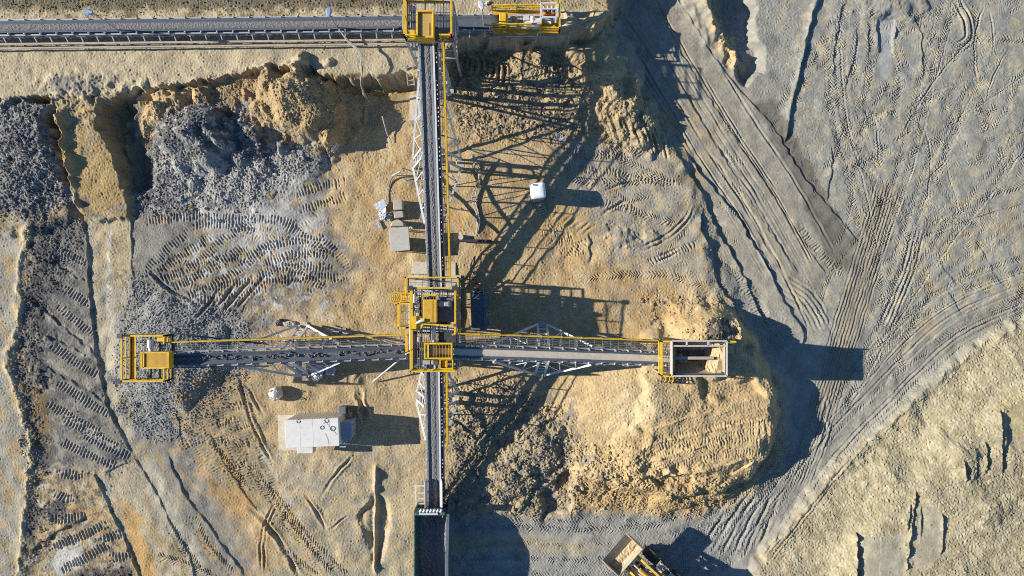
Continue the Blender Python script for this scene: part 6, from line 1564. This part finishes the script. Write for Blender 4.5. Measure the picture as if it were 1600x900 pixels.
cables('cable_bundle', 'dark cables curving over the sand from a tripod to the concrete blocks', [(626, 268, .9), (612, 280, .3), (606, 300, .1), (608, 318, .1)], 3, .12, m_='cable', seed=3)
cables('cable_bundle', 'two dark cables running from the conveyor leg across the sand to the shaded pit edge', [(692, 321, .6), (716, 326, .2), (740, 330, .1)], 2, .12, m_='cable', seed=4)
cables('cable_bundle', 'pale cables strung through the shade beside the narrow concrete slab', [(742, 400, .6), (738, 420, .4), (744, 440, .3), (750, 456, .3)], 4, .16, r=.03, m_='cable', seed=5)
cables('cable_bundle', 'fan of dark cables spreading on the sand from the loose pole below the cut bank', [(597, 182, .8), (604, 205, .3), (612, 222, .1)], 3, .15, m_='cable_pale', seed=6)
tp_ = MB(); a = P(625, 268, 1.0)
for q in ((612, 275), (636, 285), (628, 262)): tp_.bar(a, P(*q, .02), .05)
tag(tp_.build('cable_tripod', 'steel_light'), 'small pale tripod holding the dark cables above the sand', 'tripod')
po = MB(); po.tube([P(718, 376, .35), P(768, 377, .3)], .13, 10); tag(po.build('steel_pipe', 'steel_dark'), 'dark steel pipe lying on the sand beside the inclined conveyor handrail', 'pipe')
rg = MB(); rg.tube([P(720, 370.5, .05), P(720, 370.5, .5)], .2, 12); tag(rg.build('short_pipe', 'bag'), 'short pale upright pipe stub near the dark steel pipe', 'pipe')
sheet('scrap_sheet', 'toilet_roof', [(757, 8), (760, 1), (765, 2), (761, 7)], (2.1, 2.1, 2.1, 2.1), 'scrap of white sheet on the rough bank above the bench conveyor', 'sheet', .05, 9)
sheet('scrap_sheet', 'bag', [(868, 210), (878, 208), (882, 218), (872, 222)], (.3, .3, .2, .2), 'crumpled pale sheet lying on the broken ground near the toilet', 'sheet', .06, 10)
sheet('scrap_sheet', 'bag', [(517, 236), (527, 224), (530, 227), (523, 240)], (.4, .4, .3, .3), 'thin pale strip of sheet at the foot of the sand heap', 'sheet', .04, 11)

# ------------------------------------------------------------------ wheel loader
lz = -.5
tip = [P(940, 875, 2.0), P(978, 832, 2.0)]
across = (tip[1] - tip[0]); across.z = 0; BW = across.length; ya = across.normalized(); xa = Vector((-ya.y, ya.x, 0))   # xa points forward, to the bucket
if xa.x > 0: xa = -xa
mid = (tip[0] + tip[1]) / 2; mid.z = 0
lw = thing('wheel_loader', 'yellow wheel loader carrying a raised sandy bucket on the tyre marked road', 'wheel loader', (mid.x - xa.x * 4.5, mid.y - xa.y * 4.5, lz))
def W(x, y, z_): return mid + xa * x + ya * y + UP * z_          # x forward from the bucket lip, y across, z up
prof = [(0, 2.15), (-.35, 1.86), (-.75, 1.66), (-1.1, 1.6), (-1.38, 1.7), (-1.55, 1.95), (-1.62, 2.3), (-1.58, 2.5)]
bk_ = MB(); h_ = BW / 2
outer = [(x - .0, z_ - .07) for x, z_ in prof]
rings = []
for y in np.linspace(-h_, h_, 6): rings.append([W(x, y, z_) for x, z_ in prof] + [W(x - .02, y, z_) for x, z_ in outer[::-1]])
bk_.loft(rings)
bo = bk_.build('bucket', 'bucket_steel', lw)
for s in (-1, 1):
    ck = MB(); pts = prof + [(-.8, 2.42), (-.3, 2.3)]; n = len(pts)
    ck.add([W(x, s * h_, z_) for x, z_ in pts] + [W(x, s * (h_ - .06), z_) for x, z_ in pts], [tuple(range(n)), tuple(range(n, 2 * n))[::-1]] + [(i, (i + 1) % n, n + (i + 1) % n, n + i) for i in range(n)]); ck.build('side_plate', 'bucket_steel', bo)
sd_ = MB(); rough_strip(sd_, W(-1.2, -h_ + .1, 1.62), W(-1.2, h_ - .1, 1.62), xa, .8, 20, 7, .14, .04, 7); sd_.build('sand_remains', 'sandpile', bo)
for s in (-1, 1):
    ar = MB(); ar.bar(W(-1.5, s * .62, 1.75), W(-2.6, s * .62, 2.15), .16, .32, up=UP); ar.bar(W(-2.6, s * .62, 2.15), W(-4.0, s * .62, 2.35), .16, .36, up=UP); ar.build('lift_arm', 'cat', lw)
    cy_ = MB(); cy_.tube([W(-2.6, s * .36, 1.6), W(-3.6, s * .36, 1.5)], .1, 12); cy_.tube([W(-1.9, s * .36, 1.75), W(-2.6, s * .36, 1.6)], .05, 10); cy_.build('lift_cylinder', 'steel_light', lw)
cy_ = MB(); cy_.tube([W(-2.5, 0, 2.25), W(-3.7, 0, 2.3)], .17, 14); cy_.build('tilt_cylinder', 'cat', lw)
cy_ = MB(); cy_.tube([W(-1.75, 0, 2.2), W(-2.5, 0, 2.25)], .07, 10); cy_.box(W(-1.75, 0, 2.15), (.3, .26, .3), math.atan2(xa.y, xa.x)); cy_.build('tilt_rod', 'steel_light', lw)
ra = math.atan2(xa.y, xa.x)
fb = MB(); fb.box(W(-3.3, 0, 1.1), (2.2, .9, .8), ra); fb.bar(W(-2.4, -.7, 1.85), W(-2.4, .7, 1.85), .14); fb.build('front_frame', 'cat', lw, .04)
rbm = MB(); rbm.box(W(-6.0, 0, 1.35), (3.0, 1.5, 1.2), ra); rbm.box(W(-7.0, 0, 1.9), (1.7, 1.35, .5), ra); rbm.build('rear_body', 'cat', lw, .08)
cbm = MB(); cbm.box(W(-4.75, 0, 2.45), (1.35, 1.4, 1.3), ra); co = cbm.build('cab', 'glass', lw, .05)
crf = MB(); crf.box(W(-4.75, 0, 3.2), (1.6, 1.55, .16), ra); crf.build('cab_roof', 'toilet_roof', co, .05)
cp = MB()
for sx in (-.66, .66):
    for sy in (-.69, .69): cp.bar(W(-4.75 + sx, sy, 1.8), W(-4.75 + sx, sy, 3.15), .1)
cp.build('cab_post', 'steel_dark', co)
for x in (-3.2, -6.1):
    for s in (-1, 1):
        c = W(x, s * 1.05, lz + .78); wv = MB(); rings = []
        for r_, o_ in ((.3, -.3), (.62, -.3), (.76, -.22), (.78, 0), (.76, .22), (.62, .3), (.3, .3)):
            rings.append([c + ya * o_ + (xa * math.cos(2 * math.pi * i / 24) + UP * math.sin(2 * math.pi * i / 24)) * r_ for i in range(24)])
        wv.loft(rings)
        for i in range(24):
            t = 2 * math.pi * i / 24; e = xa * math.cos(t) + UP * math.sin(t); q_ = 1 if i % 2 else -1
            wv.bar(c + e * .77 + ya * .02 * q_, c + e * .77 + ya * .3 * q_ + (xa * -math.sin(t) + UP * math.cos(t)) * .1, .07, .07, up=e)
        wo = wv.build('wheel', 'tyre', lw)
        MB().tube([c - ya * .31, c + ya * .31], .36, 16).build('rim', 'cat', wo)
fd = MB()
for s in (-1, 1): fd.box(W(-4.05, s * 1.0, 1.32), (.55, .6, .06), ra); fd.box(W(-5.1, s * 1.0, 1.5), (.7, .6, .06), ra)
fd.build('fender', 'steel_light', lw, .02)
for s in (-1, 1):
    hl = MB(); hl.box(W(-4.15, s * 1.12, 1.5), (.2, .24, .26), ra); hl.build('headlight', 'cat', lw, .03)
ins = MB(); g = random.Random(8)
for k in range(14): ins.tube([W(-2.2 - .9 * g.random(), g.uniform(-.45, .45), 1.55), W(-3.2 - .5 * g.random(), g.uniform(-.45, .45), 1.65)], .03, 6)
ins.build('hydraulic_hose', 'steel_dark', lw)
